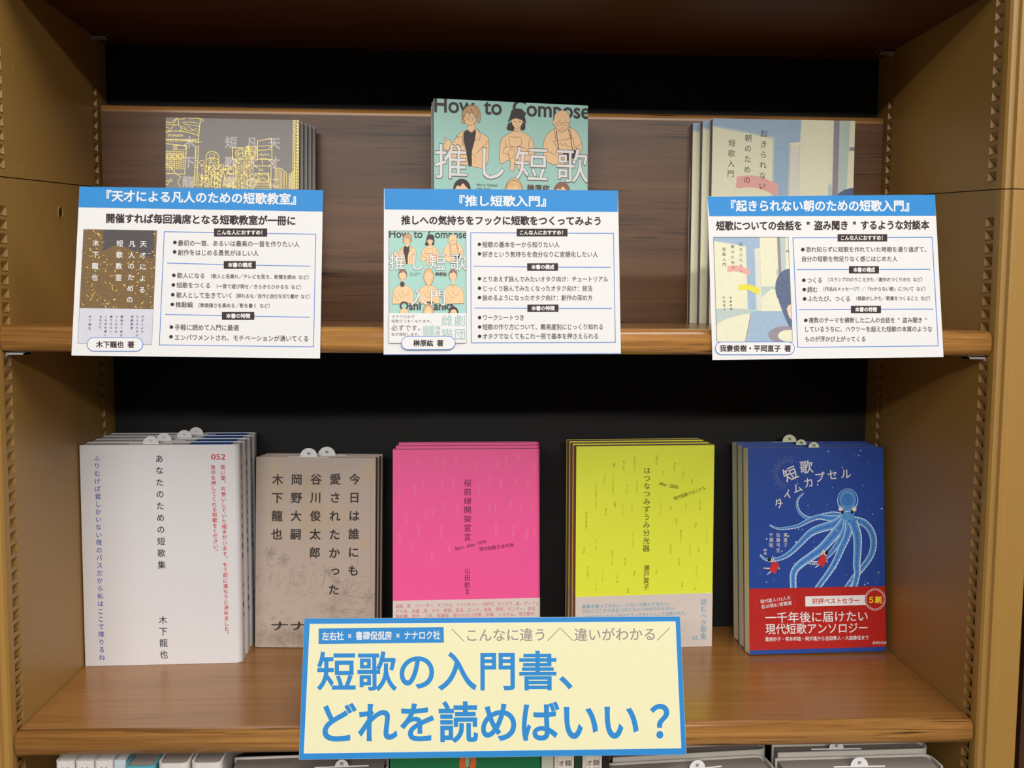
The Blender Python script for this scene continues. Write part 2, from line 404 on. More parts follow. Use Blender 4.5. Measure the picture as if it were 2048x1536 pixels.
    def build(self, noclip=()):
        for part, (V, F, MI, MS) in self.L.items():
            bm = bmesh.new(); vs = [bm.verts.new(p) for p in V]
            for q, mi in zip(F, MI):
                try: fc = bm.faces.new([vs[i] for i in q]); fc.material_index = mi
                except ValueError: pass
            if self.rect:
                x0, x1, y0, y1 = self.rect
                for co, no in (((x0, 0, 0), (-1, 0, 0)), ((x1, 0, 0), (1, 0, 0)), ((0, y0, 0), (0, -1, 0)), ((0, y1, 0), (0, 1, 0))):
                    bmesh.ops.bisect_plane(bm, geom=bm.verts[:]+bm.edges[:]+bm.faces[:], plane_co=co, plane_no=no, clear_outer=True)
            bmesh.ops.recalc_face_normals(bm, faces=bm.faces[:])
            for fc in bm.faces:
                if fc.normal.z < 0: fc.normal_flip()
            me = bpy.data.meshes.new(part.split('#')[0])
            for v_ in bm.verts: v_.co = self.place(v_.co.x, v_.co.y, v_.co.z)
            bm.to_mesh(me); bm.free()
            for m in MS: me.materials.append(m)
            o = bpy.data.objects.new(part.split('#')[0], me); COL.objects.link(o); o.parent = self.root
def crop(q, ox, oy, s): return [((x-ox)*s, (y-oy)*s) for x, y in q]
def smooth(pts, k=6):
    P = [np.array(p, float) for p in pts]; out = []
    for i in range(len(P)-1):
        a = P[max(0, i-1)]; b = P[i]; c = P[i+1]; d = P[min(len(P)-1, i+2)]
        for j in range(k):
            t = j/k; out.append(tuple(.5*((2*b)+(-a+c)*t+(2*a-5*b+4*c-d)*t*t+(-a+3*b-3*c+d)*t**3)))
    out.append(tuple(P[-1])); return out

# ------------------------------------------------------------------ books
def rnd_profile(w, t, r, c, spine='R', n=7):
    """U shaped jacket outline (x,y): front, rounded spine, back; thickness c"""
    def arc(cx, cy, rr, a0, a1): return [(cx+rr*math.cos(a0+(a1-a0)*i/n), cy+rr*math.sin(a0+(a1-a0)*i/n)) for i in range(n+1)]
    ro = max(r, .0004); ri = max(ro-c, .0001)
    out = [(0, 0)]+arc(w-ro, ro, ro, -PI/2, 0)+arc(w-ro, t-ro, ro, 0, PI/2)+[(0, t)]
    inn = [(0, t-c)]+list(reversed(arc(w-c-ri, t-c-ri, ri, 0, PI/2)))+list(reversed(arc(w-c-ri, c+ri, ri, -PI/2, 0)))+[(0, c)]
    P = out+inn
    if spine == 'L': P = [(w-x, y) for x, y in reversed(P)]
    return P
def pose_matrix(pose):
    x, y, z, yaw, lean = pose[:5]
    return Matrix.Translation((x, y, z)) @ Matrix.Rotation(yaw, 4, 'Z') @ Matrix.Rotation(-lean, 4, 'X')
def book(label, group, pose, w, h, t, mcover, mpage, r=.0012, c=.0004, hard=0, spine='R', band=None, name='book', flap=None, inset=.0003):
    root = tag(empty(name, pose_matrix(pose)), label, 'book', group)
    o = mesh_obj('cover', *prism_z(rnd_profile(w, t, r, c, spine), 0, h), mcover, root)
    i = c+.0001; hd = hard
    x0, x1 = (max(hd, inset), w-c-.0003) if spine == 'R' else (c+.0003, w-max(hd, inset))
    pb = rnd_profile(w, t, r, c, spine)
    box('page_block', (x0, x1-(r*.35 if spine == 'R' else 0), i, t-i, hd+.0002, h-max(hd, inset)), mpage, root)
    if flap:
        m, fx0, fx1 = flap; box('blue_lining' if 'blue' in m.name else 'lining', (fx0, fx1, c+.0002, t-c-.0002, h-hd-.0005, h-.0004), m, root)
    if band:
        z0, z1, m = band; e = .00025
        pr = [(x*(w+e)/w if spine == 'R' else w-(w-x)*(w+e)/w, y*(t+2*e)/t-e) for x, y in rnd_profile(w, t, r+e, e*1.5, spine)]
        mesh_obj('paper_band', *prism_z(pr, z0, z1), m, root)
    return root
def copy_book(root, label, pose, skip=('lettering', 'illustration')):
    r = root.copy(); COL.objects.link(r); r.matrix_world = pose_matrix(pose); r['label'] = label
    for ch in list(root.children):
        if ch.name.split('.')[0] in skip: continue
        c = ch.copy(); COL.objects.link(c); c.parent = r
    return r
def stepped(pose, k, dy, dx=0):
    x, y, z, yaw, lean = pose[:5]
    return (x+k*dx-math.sin(yaw)*dy*k*0, y+k*dy, z, yaw, lean)
def slip(root, x, y, h, label, rr=.0062, bw=.036, mat=None, ch='地', col=None, rise=.0006):
    """sales slip: strip between the pages with a round tab standing out of the top"""
    M = root.matrix_basis.copy() if True else None
    s = tag(empty('sales_slip', M @ Matrix.Translation((x, y, h))), label, 'paper slip', 'sales slips sticking out of the books')
    pts = [(-bw/2, -.0004), (bw/2, -.0004), (bw/2, rise), (rr, rise)]+[(rr*math.cos(a), rise+rr*math.sin(a)) for a in [PI*i/16 for i in range(1, 16)]]+[(-rr, rise), (-bw/2, rise)]
    vv, ff = prism_x([(a, b) for a, b in pts], 0, .00025)   # outline in (y,z) -> rotate
    vv = [(p[1], p[0], p[2]) for p in vv]; ff = [tuple(reversed(q)) for q in ff]
    mesh_obj('slip_sheet', vv, ff, mat or PAPER, s)
    P = Print(s, lambda a, b: (a*.001, -b*.001), base=.00008)
    P.T(ch, (-1.6, -rise*1000-rr*380), (1.6, -rise*1000-rr*380), 2.4, col or BLACK, .02)
    P.build(); return s
def face_print(root, quad, cr, w, h, clip=True):
    src = crop(quad, *cr) if cr else quad
    return Print(root, homog(src, [(0, h), (w, h), (w, 0), (0, 0)]), (0, w, 0, h) if clip else None)
# ------------------------------------------------------------------ cards on the middle shelf
CS = 3.8642
def card(label, corners, cr, quad, group, thick=.0004, name='display_card'):
    TL, TR, BR, BL = [Vector(p) for p in corners]
    ux = ((BR-BL)+(TR-TL)).normalized(); uz0 = ((TL-BL)+(TR-BR)).normalized(); uy = uz0.cross(ux).normalized(); uz = ux.cross(uy)
    M = Matrix(((ux.x, uy.x, uz.x, BL.x), (ux.y, uy.y, uz.y, BL.y), (ux.z, uy.z, uz.z, BL.z), (0, 0, 0, 1)))
    root = tag(empty(name, M), label, 'sign', group)
    Mi = M.inverted(); c = [Mi @ p for p in (TL, TR, BR, BL)]; c = [(p.x, p.z) for p in c]
    v, f = prism_x([(a, b) for a, b in (c[3], c[2], c[1], c[0])], 0, thick)
    v = [(p[1], p[0], p[2]) for p in v]; f = [tuple(reversed(q)) for q in f]
    mesh_obj('card_sheet', v, f, PAPER, root)
    return root, Print(root, homog(quad, c)), c
def info_card(P, q, hd, title, tp, sub, sp, fr, boxes, lines, bullets, texts, badge, btext, bp):
    P.poly('header_strip', hd, BLUE)
    P.T(title, *tp, 84, WHITE, .026, layer=None)
    P.T(sub, *sp, 70, INK, .032)
    P.line('frame_lines', fr, 5, LINEB, closed=True)
    for a, b in lines: P.line('frame_lines', [a, b], 5, LINEB)
    for kb, ((x0, y0, x1, y1), t) in enumerate(zip(boxes, ('こんな人におすすめ！', '本書の構成', '本書の特徴'))):
        P.rect_('section_label#%d' % kb, x0, y0, x1, y1, INK)
        P.T(t, (x0+(20 if len(t) > 6 else 32), (y0+y1)/2), (x1-(12 if len(t) > 6 else 30), (y0+y1)/2), 36, WHITE, .03, part='lettering')
    for b in bullets: P.ell('lettering', b[0], b[1], 14, 14, INK, 14)
    for t, x0, x1, y, h in texts: P.T(t, (x0, y), (x1, y+(x1-x0)*P.slope), h, INK2, .008)
def badge(P, cx, cy, w, h, text, x0, x1):
    def rr(w, h):
        r = h/2; o = []
        for k in range(13): a = -PI/2+PI*k/12; o.append((cx+w/2-r+r*math.cos(a), cy+r*math.sin(a)))
        for k in range(13): a = PI/2+PI*k/12; o.append((cx-w/2+r+r*math.cos(a), cy+r*math.sin(a)))
        return o
    P.poly('name_badge', rr(w+10, h+10), LINEB); P.poly('name_badge', rr(w, h), WHITE)
    P.T(text, (x0, cy), (x1, cy+2), 50, INK, .032)

GOLD = flat('gold_foil_lines', (196, 172, 84), .35, .6, metal=.5, var=.08, scale=400)
GOLD2 = flat('dull_gold_speckle', (158, 122, 54), .6, .3, var=.1)
# --- first card: gold city cover
C1 = [(-0.3021, 0.006, 0.3916), (-0.132, 0.006, 0.3913), (-0.1327, -0.0108, 0.2724), (-0.3046, -0.0108, 0.2737)]
root, P, _ = card('white card, left of the three, with blue heading and brown gold book picture', C1, None, [(113, 55), (1993, 80), (1970, 1378), (50, 1358)], 'white description cards on the middle shelf')
P.slope = .009
info_card(P, None, [(113, 52), (1994, 78), (1991, 243), (106, 212)], '『天才による凡人のための短歌教室』', ((268, 122), (1838, 148)), '開催すれば毎回満席となる短歌教室が一冊に', ((315, 296), (1785, 314)),
    [(768, 400), (1938, 418), (1920, 1288), (730, 1275)], [(1152, 374, 1562, 437), (1227, 627, 1475, 686), (1213, 1020, 1463, 1080)],
    [((788, 642), (1227, 654)), ((1475, 658), (1898, 665)), ((773, 1039), (1213, 1048)), ((1463, 1052), (1892, 1060))],
    [(850, 483), (848, 556), (842, 737), (838, 811), (834, 887), (830, 962), (823, 1137), (820, 1212)],
    [('最初の一首、あるいは最高の一首を作りたい人', 872, 1812, 487, 45), ('創作をはじめる勇気がほしい人', 872, 1498, 560, 45),
     ('歌人になる', 866, 1085, 738, 43), ('（歌人と名乗れ／テレビを見ろ、新聞を読め など）', 1105, 1905, 743, 34),
     ('短歌をつくる', 862, 1128, 813, 43), ('（一首で遊び倒せ／きらきらひかるな など）', 1150, 1848, 820, 34),
     ('歌人として生きていく', 860, 1300, 889, 43), ('（群れるな／自作と自分を切り離せ など）', 1300, 1915, 894, 34),
     ('推敲編', 855, 990, 963, 43), ('（無価値さを高める／影を書く など）', 1010, 1605, 967, 34),
     ('手軽に読めて入門に最適', 848, 1345, 1138, 45), ('エンパワメントされ、モチベーションが湧いてくる', 845, 1885, 1216, 45)], None, None, None)
DUSK = flat('dusk_brown_print', (124, 98, 62), .55, .3, var=.12, scale=900); DUSK2 = flat('dusk_violet_print', (84, 78, 82), .55, .3, var=.1, scale=900)
LILAC = flat('pale_lilac_print', (214, 214, 226), .55, .3); THIN = flat('grey_hairline_print', (120, 110, 110), .6, .2)
pq = [(145, 382), (712, 390), (672, 1273), (98, 1266)]
S = P.sub([(0, 0), (100, 0), (100, 156), (0, 156)], pq, (0, 0, 100, 156))
S.rect_('cover_picture', 0, 0, 100, 108, DUSK); S.poly('cover_picture', [(27, 0), (96, 0), (97, 40), (80, 34), (60, 24), (42, 22), (27, 30)], DUSK2)
S.rect_('cover_picture', 0, 108, 100, 156, LILAC); S.line('cover_picture', [(0, 0), (100, 0), (100, 156), (0, 156)], .7, THIN, closed=True)
rg = random.Random(4); lay = None; S.c[0] += 1; lay = S.c[0]
for i in range(950):
    x = rg.uniform(1, 98); y = rg.uniform(1, 106)
    if 27 < x < 94 and y < 22+rg.uniform(0, 14): continue
    a = rg.uniform(-1.3, 1.3) if y > 40 else rg.uniform(-.3, .3); l = rg.uniform(1, 4.2)
    S.line('cover_picture', [(x, y), (min(99, x+l*math.cos(a)), min(107, y+l*math.sin(a)))], rg.uniform(.25, .8), rg.choice((GOLD, GOLD2, GOLD2, GOLD2, DUSK2, DUSK)), layer=lay+i % 40)
S.c[0] += 42
for t, a, b in (('天才による', (608, 495), (598, 850)), ('凡人のための', (521, 495), (502, 925)), ('短歌教室', (426, 492), (415, 755)), ('木下龍也', (241, 490), (232, 755))): P.V(t, a, b, 48, WHITE, .016)
for t, x, y1 in (('天才による', 602, 1172), ('凡人のための', 562, 1200), ('短歌教室', 521, 1145), ('最高の一首を', 441, 1202), ('つくるのは', 400, 1172), ('僕ではない。', 359, 1198), ('この本を開い', 318, 1200), ('あなただ。', 278, 1165), ('木下龍也', 196, 1147)):
    P.V(t, (x, 1058), (x-4, y1), 19, NAVY, .004)
badge(P, 388, 1272, 425, 100, '木下龍也 著', 242, 538); P.build()

# --- shared drawing: illustrated people cover, layout units of the cover picture (x 98..940, y 120..1345)
TEAL = flat('pale_teal_print', (168, 214, 204), .5, .35, var=.02, scale=700); SKIN = flat('peach_print', (246, 205, 158), .5, .35); HAIR = flat('tan_hair_print', (206, 166, 124), .5, .3)
CHAR = flat('charcoal_print', (66, 58, 58), .5, .3); OUT = flat('brown_outline_print', (92, 62, 48), .6, .3); BHAIR = flat('brown_hair_print', (150, 108, 92), .5, .3)
HAIR3 = flat('light_hair_print', (232, 190, 140), .5, .3)
def people(P, part, low=True):
    def m(x, y): return (98+(x-50)*.439, 120+(y-70-110*(x-50)/1918)*.439)
    def pl(pts, mat, sm=True, ol=True):
        q = [m(*p) for p in pts]
        if sm: q = smooth(q+[q[0]], 4)[:-1]
        P.poly(part, q, mat)
        if ol: P.line(part, q, 1.9, OUT, closed=True)
    def ln(pts, w=1.7, mat=OUT, sm=True):
        q = [m(*p) for p in pts]; P.line(part, smooth(q, 4) if sm and len(q) > 2 else q, w, mat)
    P.rect_(part, 98, 112, 940, 1022, TEAL)
    P.T('How to Compose', (94, 151), (952, 151), 112, CHAR, .02, part=part)
    # first figure: bobbed hair, round glasses, open jacket
    pl([(455, 470), (400, 475), (345, 530), (318, 600), (250, 650), (205, 700), (240, 770), (300, 870), (470, 905), (640, 945), (705, 880), (722, 720), (718, 590), (690, 545), (600, 490), (560, 452)], SKIN)
    pl([(412, 490), (460, 468), (505, 500), (560, 468), (548, 600), (512, 740), (512, 900), (470, 905), (440, 720), (412, 600)], CHAR, ol=False)
    pl([(165, 640), (190, 600), (172, 575), (185, 552), (215, 590), (240, 575), (262, 620), (290, 610), (318, 560), (325, 530), (345, 570), (375, 545), (400, 560), (400, 640), (330, 690), (290, 680), (230, 715), (175, 700)], SKIN)
    pl([(470, 380), (548, 350), (552, 455), (500, 498), (455, 462)], SKIN, sm=False)
    pl([(395, 385), (388, 300), (405, 225), (450, 172), (510, 155), (572, 172), (612, 235), (620, 310), (605, 380), (575, 372), (570, 300), (480, 250), (440, 300), (430, 380)], HAIR)
    pl([(412, 290), (420, 350), (442, 392), (478, 413), (530, 392), (560, 345), (556, 285), (500, 250), (440, 255)], SKIN)
    pl([(408, 300), (400, 240), (440, 190), (505, 165), (565, 190), (590, 250), (575, 300), (530, 275), (505, 205), (485, 290), (450, 215), (430, 290)], HAIR)
    for cx, cy in ((432, 320), (498, 330)): ln([(cx+28*math.cos(a), cy+28*math.sin(a)) for a in [i*PI/6 for i in range(13)]], 1.5)
    ln([(525, 325), (560, 300)]); ln([(455, 385), (472, 388)]); ln([(430, 322), (440, 322)]); ln([(488, 330), (505, 332)])
    ln([(585, 455), (612, 500), (605, 590), (552, 580)]); ln([(720, 600), (640, 690), (565, 760)]); ln([(410, 500), (395, 600), (430, 700)]); ln([(470, 745), (550, 790), (555, 880)])
    # second figure: bucket hat, toy bear
    pl([(1035, 482), (950, 530), (885, 580), (860, 660), (850, 860), (890, 895), (960, 850), (1060, 890), (1250, 890), (1292, 790), (1280, 650), (1230, 560), (1140, 500), (1110, 478)], SKIN)
    pl([(958, 395), (945, 470), (1035, 478), (1010, 380)], CHAR, ol=False); pl([(1130, 380), (1118, 470), (1168, 472), (1172, 395)], CHAR, ol=False)
    pl([(1035, 440), (1110, 440), (1112, 485), (1070, 500), (1032, 485)], SKIN, sm=False)
    pl([(1003, 330), (1010, 400), (1065, 466), (1118, 430), (1140, 380), (1130, 310)], SKIN)
    pl([(952, 390), (985, 290), (1008, 225), (1080, 207), (1145, 226), (1166, 290), (1180, 395), (1130, 355), (1060, 330), (1000, 350)], CHAR, ol=False)
    for x in (1040, 1105): P.ell(part, *m(x, 372), 4, 3, OUT, 10)
    ln([(1058, 428), (1085, 428)]); ln([(1072, 380), (1068, 405)])
    pl([(975, 600), (985, 560), (1010, 560), (1080, 570), (1110, 562), (1125, 600), (1128, 650), (1090, 685), (1010, 685), (978, 650)], SKIN)
    pl([(985, 690), (920, 690), (900, 760), (960, 780), (990, 900), (980, 970), (1030, 985), (1045, 880), (1090, 970), (1140, 960), (1130, 800), (1200, 760), (1180, 710), (1110, 690)], SKIN)
    pl([(965, 760), (990, 710), (1010, 730), (1030, 715), (1045, 760), (1010, 830), (975, 820)], SKIN); ln([(930, 590), (935, 680)]); ln([(1225, 590), (1215, 700)])
    # third figure: shaven head, glasses, apron
    pl([(1535, 470), (1460, 520), (1415, 600), (1398, 740), (1440, 870), (1560, 925), (1700, 905), (1830, 830), (1892, 740), (1885, 640), (1830, 520), (1730, 450)], SKIN)
    pl([(1530, 625), (1780, 590), (1800, 740), (1610, 770)], SKIN, sm=False); pl([(1640, 760), (1810, 740), (1830, 830), (1700, 880)], CHAR, sm=False, ol=False)
    ln([(1540, 470), (1555, 600)], 2.5); ln([(1570, 490), (1575, 600), (1600, 740)], 4, CHAR); ln([(1715, 470), (1745, 570), (1770, 740)], 4, CHAR); ln([(1735, 455), (1765, 590)], 2.5)
    pl([(1532, 360), (1545, 290), (1600, 245), (1660, 240), (1715, 275), (1738, 350), (1728, 430), (1690, 475), (1640, 492), (1575, 470), (1540, 420), (1515, 400), (1515, 375)], SKIN)
    for cx in (1592, 1690): ln([(cx-38, 392), (cx+36, 392), (cx+34, 422), (cx-20, 434), (cx-38, 392)], 1.6, OUT, sm=False)
    ln([(1628, 400), (1652, 400)]); ln([(1590, 362), (1612, 364)]); ln([(1670, 362), (1690, 358)]); ln([(1620, 462), (1660, 460)]); ln([(1585, 490), (1640, 515), (1700, 480)])
    ln([(1590, 670), (1620, 650), (1640, 680), (1680, 655), (1700, 690), (1745, 700)]); ln([(1400, 740), (1480, 760), (1560, 800)]); ln([(1890, 660), (1800, 720)])
    for t, x0, x1 in (('推', 98, 282), ('し', 318, 492), ('短', 528, 722), ('歌', 758, 946)):
        P.T(t, (x0, 458), (x1, 458), 188, OUT, .016, part=part); P.T(t, (x0, 458), (x1, 458), 186, WHITE, .004, part=part)
    # second row, heads partly over the lettering
    def fig(cx, cy, hair, coat, hw=46, hh=58, body=((-112, 330), (-105, 190), (-45, 130), (45, 130), (110, 190), (118, 320)), long_=False):
        q = smooth([(cx+a, cy+b) for a, b in body], 4); P.poly(part, q, coat); P.line(part, q, 2, OUT, closed=True)
        if long_: P.ell(part, cx, cy+30, 54, 96, OUT, 24); P.ell(part, cx, cy+30, 52, 94, hair, 24)
        P.rect_(part, cx-14, cy+40, cx+14, cy+118, SKIN); P.ell(part, cx, cy+8, hw, hh, hair, 22); P.ell(part, cx, cy+20, hw-8, hh-12, SKIN, 22)
        P.poly(part, [(cx-hw+2, cy+10), (cx-hw+8, cy-28), (cx-12, cy-hh+10), (cx+20, cy-hh+12), (cx+hw-6, cy-22), (cx+hw-2, cy+12), (cx+18, cy-12), (cx+6, cy-30), (cx-10, cy-8), (cx-24, cy-14)], hair)
        P.line(part, smooth([(cx+hw*math.cos(a), cy+8+hh*math.sin(a)) for a in [PI*k/8 for k in range(8, 17)]], 3), 2, OUT)
        for s_ in (-1, 1): P.ell(part, cx+s_*16, cy+22, 4, 2.4, OUT, 8)
        P.line(part, [(cx-7, cy+48), (cx+7, cy+48)], 2, OUT); P.line(part, smooth([(cx-60, cy+190), (cx-20, cy+260), (cx+20, cy+250)], 4), 2, OUT); P.line(part, [(cx-22, cy+112), (cx, cy+150), (cx+22, cy+112)], 2, OUT); P.line(part, smooth([(cx+70, cy+180), (cx+40, cy+240), (cx-10, cy+200), (cx-6, cy+170)], 4), 2, OUT); P.line(part, smooth([(cx-88, cy+190), (cx-80, cy+260), (cx-40, cy+300)], 4), 2, OUT)
    yy = 590 if low else 602; fig(247, yy, CHAR if not low else BHAIR, SKIN); fig(530, yy, HAIR3, SKIN, long_=True); fig(795, yy, BHAIR, SKIN)
    if low:
        P.ell(part, 242, 700, 22, 32, BHAIR, 12); P.rect_(part, 222, 682, 264, 728, CHAR)
        P.T('Oshi Tanka', (212, 938), (806, 938), 118, CHAR, .02, part=part)
        for t, x0, x1 in (('入', 325, 520), ('門', 535, 728)):
            P.T(t, (x0, 845), (x1, 845), 180, OUT, .014, part=part); P.T(t, (x0, 845), (x1, 845), 178, WHITE, .004, part=part)
        for cx, hc, hy in ((262, SKIN, 1044), (525, HAIR, 998), (800, CHAR, 1026)):
            P.ell(part, cx, hy, 54, 80, hc, 22); P.ell(part, cx, hy, 38, 50, SKIN, 18); P.ell(part, cx-14, hy-15, 4, 3, OUT, 8); P.ell(part, cx+14, hy-15, 4, 3, OUT, 8)
            P.line(part, smooth([(cx+54*math.cos(a), hy+80*math.sin(a)) for a in [PI*k/8 for k in range(8, 17)]], 3), 2, OUT)
    P.T('榊原紘', (600, 590), (728, 590), 40, OUT, .012, part=part)
    P.T('How to Compose', (326, 580), (440, 580), 17, OUT, part=part); P.T('Oshi Tanka', (326, 602), (404, 602), 17, OUT, part=part)

# --- second card
C2 = [(-0.0888, 0.006, 0.3932), (0.0795, 0.006, 0.3939), (0.0809, -0.0108, 0.2766), (-0.0881, -0.0108, 0.2751)]
root, P, _ = card('white card, middle of the three, with pale teal book picture of drawn people', C2, None, [(72, 68), (1950, 84), (1975, 1400), (68, 1400)], 'white description cards on the middle shelf')
P.slope = .002
info_card(P, None, [(75, 68), (1951, 84), (1948, 256), (78, 234)], '『推し短歌入門』', ((617, 165), (1428, 170)), '推しへの気持ちをフックに短歌をつくってみよう', ((210, 320), (1822, 328)),
    [(766, 422), (1914, 428), (1930, 1306), (770, 1306)], [(1135, 391, 1543, 452), (1219, 668, 1467, 728), (1221, 1000, 1471, 1059)],
    [((788, 690), (1219, 697)), ((1467, 699), (1890, 701)), ((795, 1026), (1221, 1029)), ((1471, 1031), (1900, 1033))],
    [(835, 515), (836, 591), (836, 791), (836, 867), (836, 942), (837, 1103), (837, 1178), (837, 1253)],
    [('短歌の基本を一から知りたい人', 858, 1480, 517, 46), ('好きという気持ちを自分なりに言語化したい人', 858, 1790, 595, 46),
     ('とりあえず詠んでみたいオタク向け：チュートリアル', 860, 1872, 794, 46), ('じっくり詠んでみたくなったオタク向け：技法', 860, 1746, 869, 46), ('詠めるようになったオタク向け：創作の深め方', 860, 1746, 944, 46),
     ('ワークシートつき', 860, 1198, 1103, 46), ('短歌の作り方について、難易度別にじっくり知れる', 860, 1836, 1178, 46), ('オタクでなくてもこれ一冊で基本を押さえられる', 860, 1796, 1253, 46)], None, None, None)
PX = [((x/5.485+10)*4.0157, (y/5.485+80)*4.0157) for x, y in ((98, 118), (940, 126), (945, 1347), (98, 1345))]
S = P.sub([(98, 120), (940, 120), (940, 1345), (98, 1345)], PX, (98, 120, 940, 1345))
people(S, 'cover_picture')
S.rect_('cover_picture', 98, 1020, 940, 1345, WHITE)
P.line('cover_picture', PX, 2.4, THIN, closed=True)
MINT = flat('grey_green_print', (176, 206, 200), .55, .3)
for t, x0, x1, y, h in (('オタクは必ず', 124, 378, 1057, 34), ('短歌がうまくなります。', 124, 586, 1107, 34), ('必ずです。', 122, 480, 1180, 66), ('私が保証します。', 124, 450, 1250, 34)): S.T(t, (x0, y), (x1, y), h, OUT, .002, part='cover_picture')
for t, x, y in (('雌', 728, 1098), ('劇', 868, 1098), ('猫', 728, 1250), ('団', 868, 1250)): S.T(t, (x-66, y), (x+66, y), 122, MINT, .006, part='cover_picture')
S.T('推薦', (604, 1182), (660, 1182), 10, MINT, part='cover_picture'); S.V('推薦', (628, 1180), (628, 1240), 52, MINT, part='cover_picture')
for k in range(8): S.line('cover_picture', [(476+k*16, 1155), (476+k*16, 1262)], 9, MINT)
badge(P, 426, 1307, 425, 100, '榊原紘 著', 306, 548); P.line('frame_lines', [(68, 1398), (1975, 1397)], 5, LINEB); P.build()

# --- shared drawing: pale painted cover, layout 0..100 across, 0..147 down
PCREAM = flat('painted_cream_print', (232, 230, 200), .5, .3, var=.03, scale=300); PBLUE = flat('painted_blue_print', (160, 184, 208), .5, .3, var=.05, scale=300)
PGREY = flat('painted_violet_grey_print', (150, 142, 152), .5, .3); PTEAL = flat('painted_grey_green_print', (188, 204, 196), .5, .3); PPINK = flat('pink_tape_print', (232, 172, 164), .5, .3)
PYEL = flat('yellow_tape_print', (232, 222, 70), .5, .3); PHAIR = flat('blue_hair_print', (92, 108, 138), .5, .3, var=.15, scale=500); PDOOR = flat('painted_pale_door_print', (222, 220, 208), .5, .3); PFACE = flat('painted_face_print', (236, 214, 188), .5, .3)
def morning(P, part, full=True):
    P.rect_(part, -1, -1, 101, 148, PCREAM)
    P.poly(part, [(-1, -1), (62, -1), (61.5, 15), (54, 16), (53, 100), (43, 100), (43.5, 12), (20, 8), (-1, 5)], PBLUE)
    P.line(part, [(0, 5.2), (20, 8.4), (42.6, 12.6), (43, 16), (42.6, 97)], 1.1, PTEAL)
    P.poly(part, [(54.5, 17), (61, 19), (61, 100), (54, 100)], PDOOR); P.line(part, [(54.3, 16.5), (54, 100)], 1, PTEAL)
    P.line(part, [(61.4, 16), (61.2, 100)], .4, PTEAL)
    P.rect_(part, 85, -1, 89, 102, PGREY); P.rect_(part, 89, -1, 96.5, 102, PTEAL); P.poly(part, [(96.5, -1), (101, -1), (101, 60), (95, 60)], PCREAM); P.rect_(part, 96.5, 18, 101, 20.5, PGREY)
    P.ell(part, 83.5, 48, 1.5, 5, PTEAL, 12)
    if full:
        P.poly(part, [(61, 67), (90, 67), (90, 100), (61, 100)], PTEAL); P.poly(part, [(61, 82), (75, 70), (90, 74), (90, 102), (61, 102)], PCREAM)
        P.poly(part, [(-1, 97), (20, 96), (47, 98), (70, 101), (101, 100), (101, 148), (-1, 148)], PTEAL)
        P.poly(part, smooth([(-1, 120), (10, 112), (30, 106), (45, 105), (42, 125), (36, 148), (-1, 148)], 4), PCREAM)
        P.poly(part, [(47, 100), (98, 100), (101, 148), (38, 148), (43, 125)], PBLUE); P.poly(part, [(45.5, 105), (46.5, 105), (37.5, 148), (35.5, 148)], PGREY)
        P.ell(part, 92, 132, 24, 12, PGREY, 24); P.ell(part, 96, 133, 15, 8, PCREAM, 24)
    hy = 70 if full else 73
    P.ell(part, 100, hy, 20, 27, PHAIR, 30); 
    if full: P.poly(part, smooth([(84, 88), (95, 118), (101, 118), (101, 80), (90, 80)], 3), PHAIR); P.poly(part, smooth([(94, 97), (97, 108), (101, 110), (101, 92), (96, 93)], 3), PFACE)
    P.poly(part, smooth([(17.5, 39.5), (26, 38.4), (34, 39.4), (46, 44), (46.4, 47), (46, 51.5), (34, 47.6), (26, 46.6), (17.5, 47.2), (17.3, 43)], 3), PPINK)
    if full: P.poly(part, smooth([(31, 65.5), (38, 64), (46, 64.5), (58, 69), (58.3, 73), (58, 78), (45, 72.5), (38, 71.5), (31, 72)], 3), PYEL)
    for t, a, b in (('起きられない', (36, 9.8), (35.5, 45.5)), ('朝のための', (25, 13), (24.7, 41.5)), ('短歌入門', (13.6, 16.5), (13.2, 37.5))): P.V(t, a, b, 4.7, OUT if full else INK, -.004, part='lettering' if not full else part)
    if full: P.V('我妻俊樹', (20, 82), (20.3, 97.5), 3, OUT, part=part); P.V('平岡直子', (11, 82), (11.3, 97.5), 3, OUT, part=part)

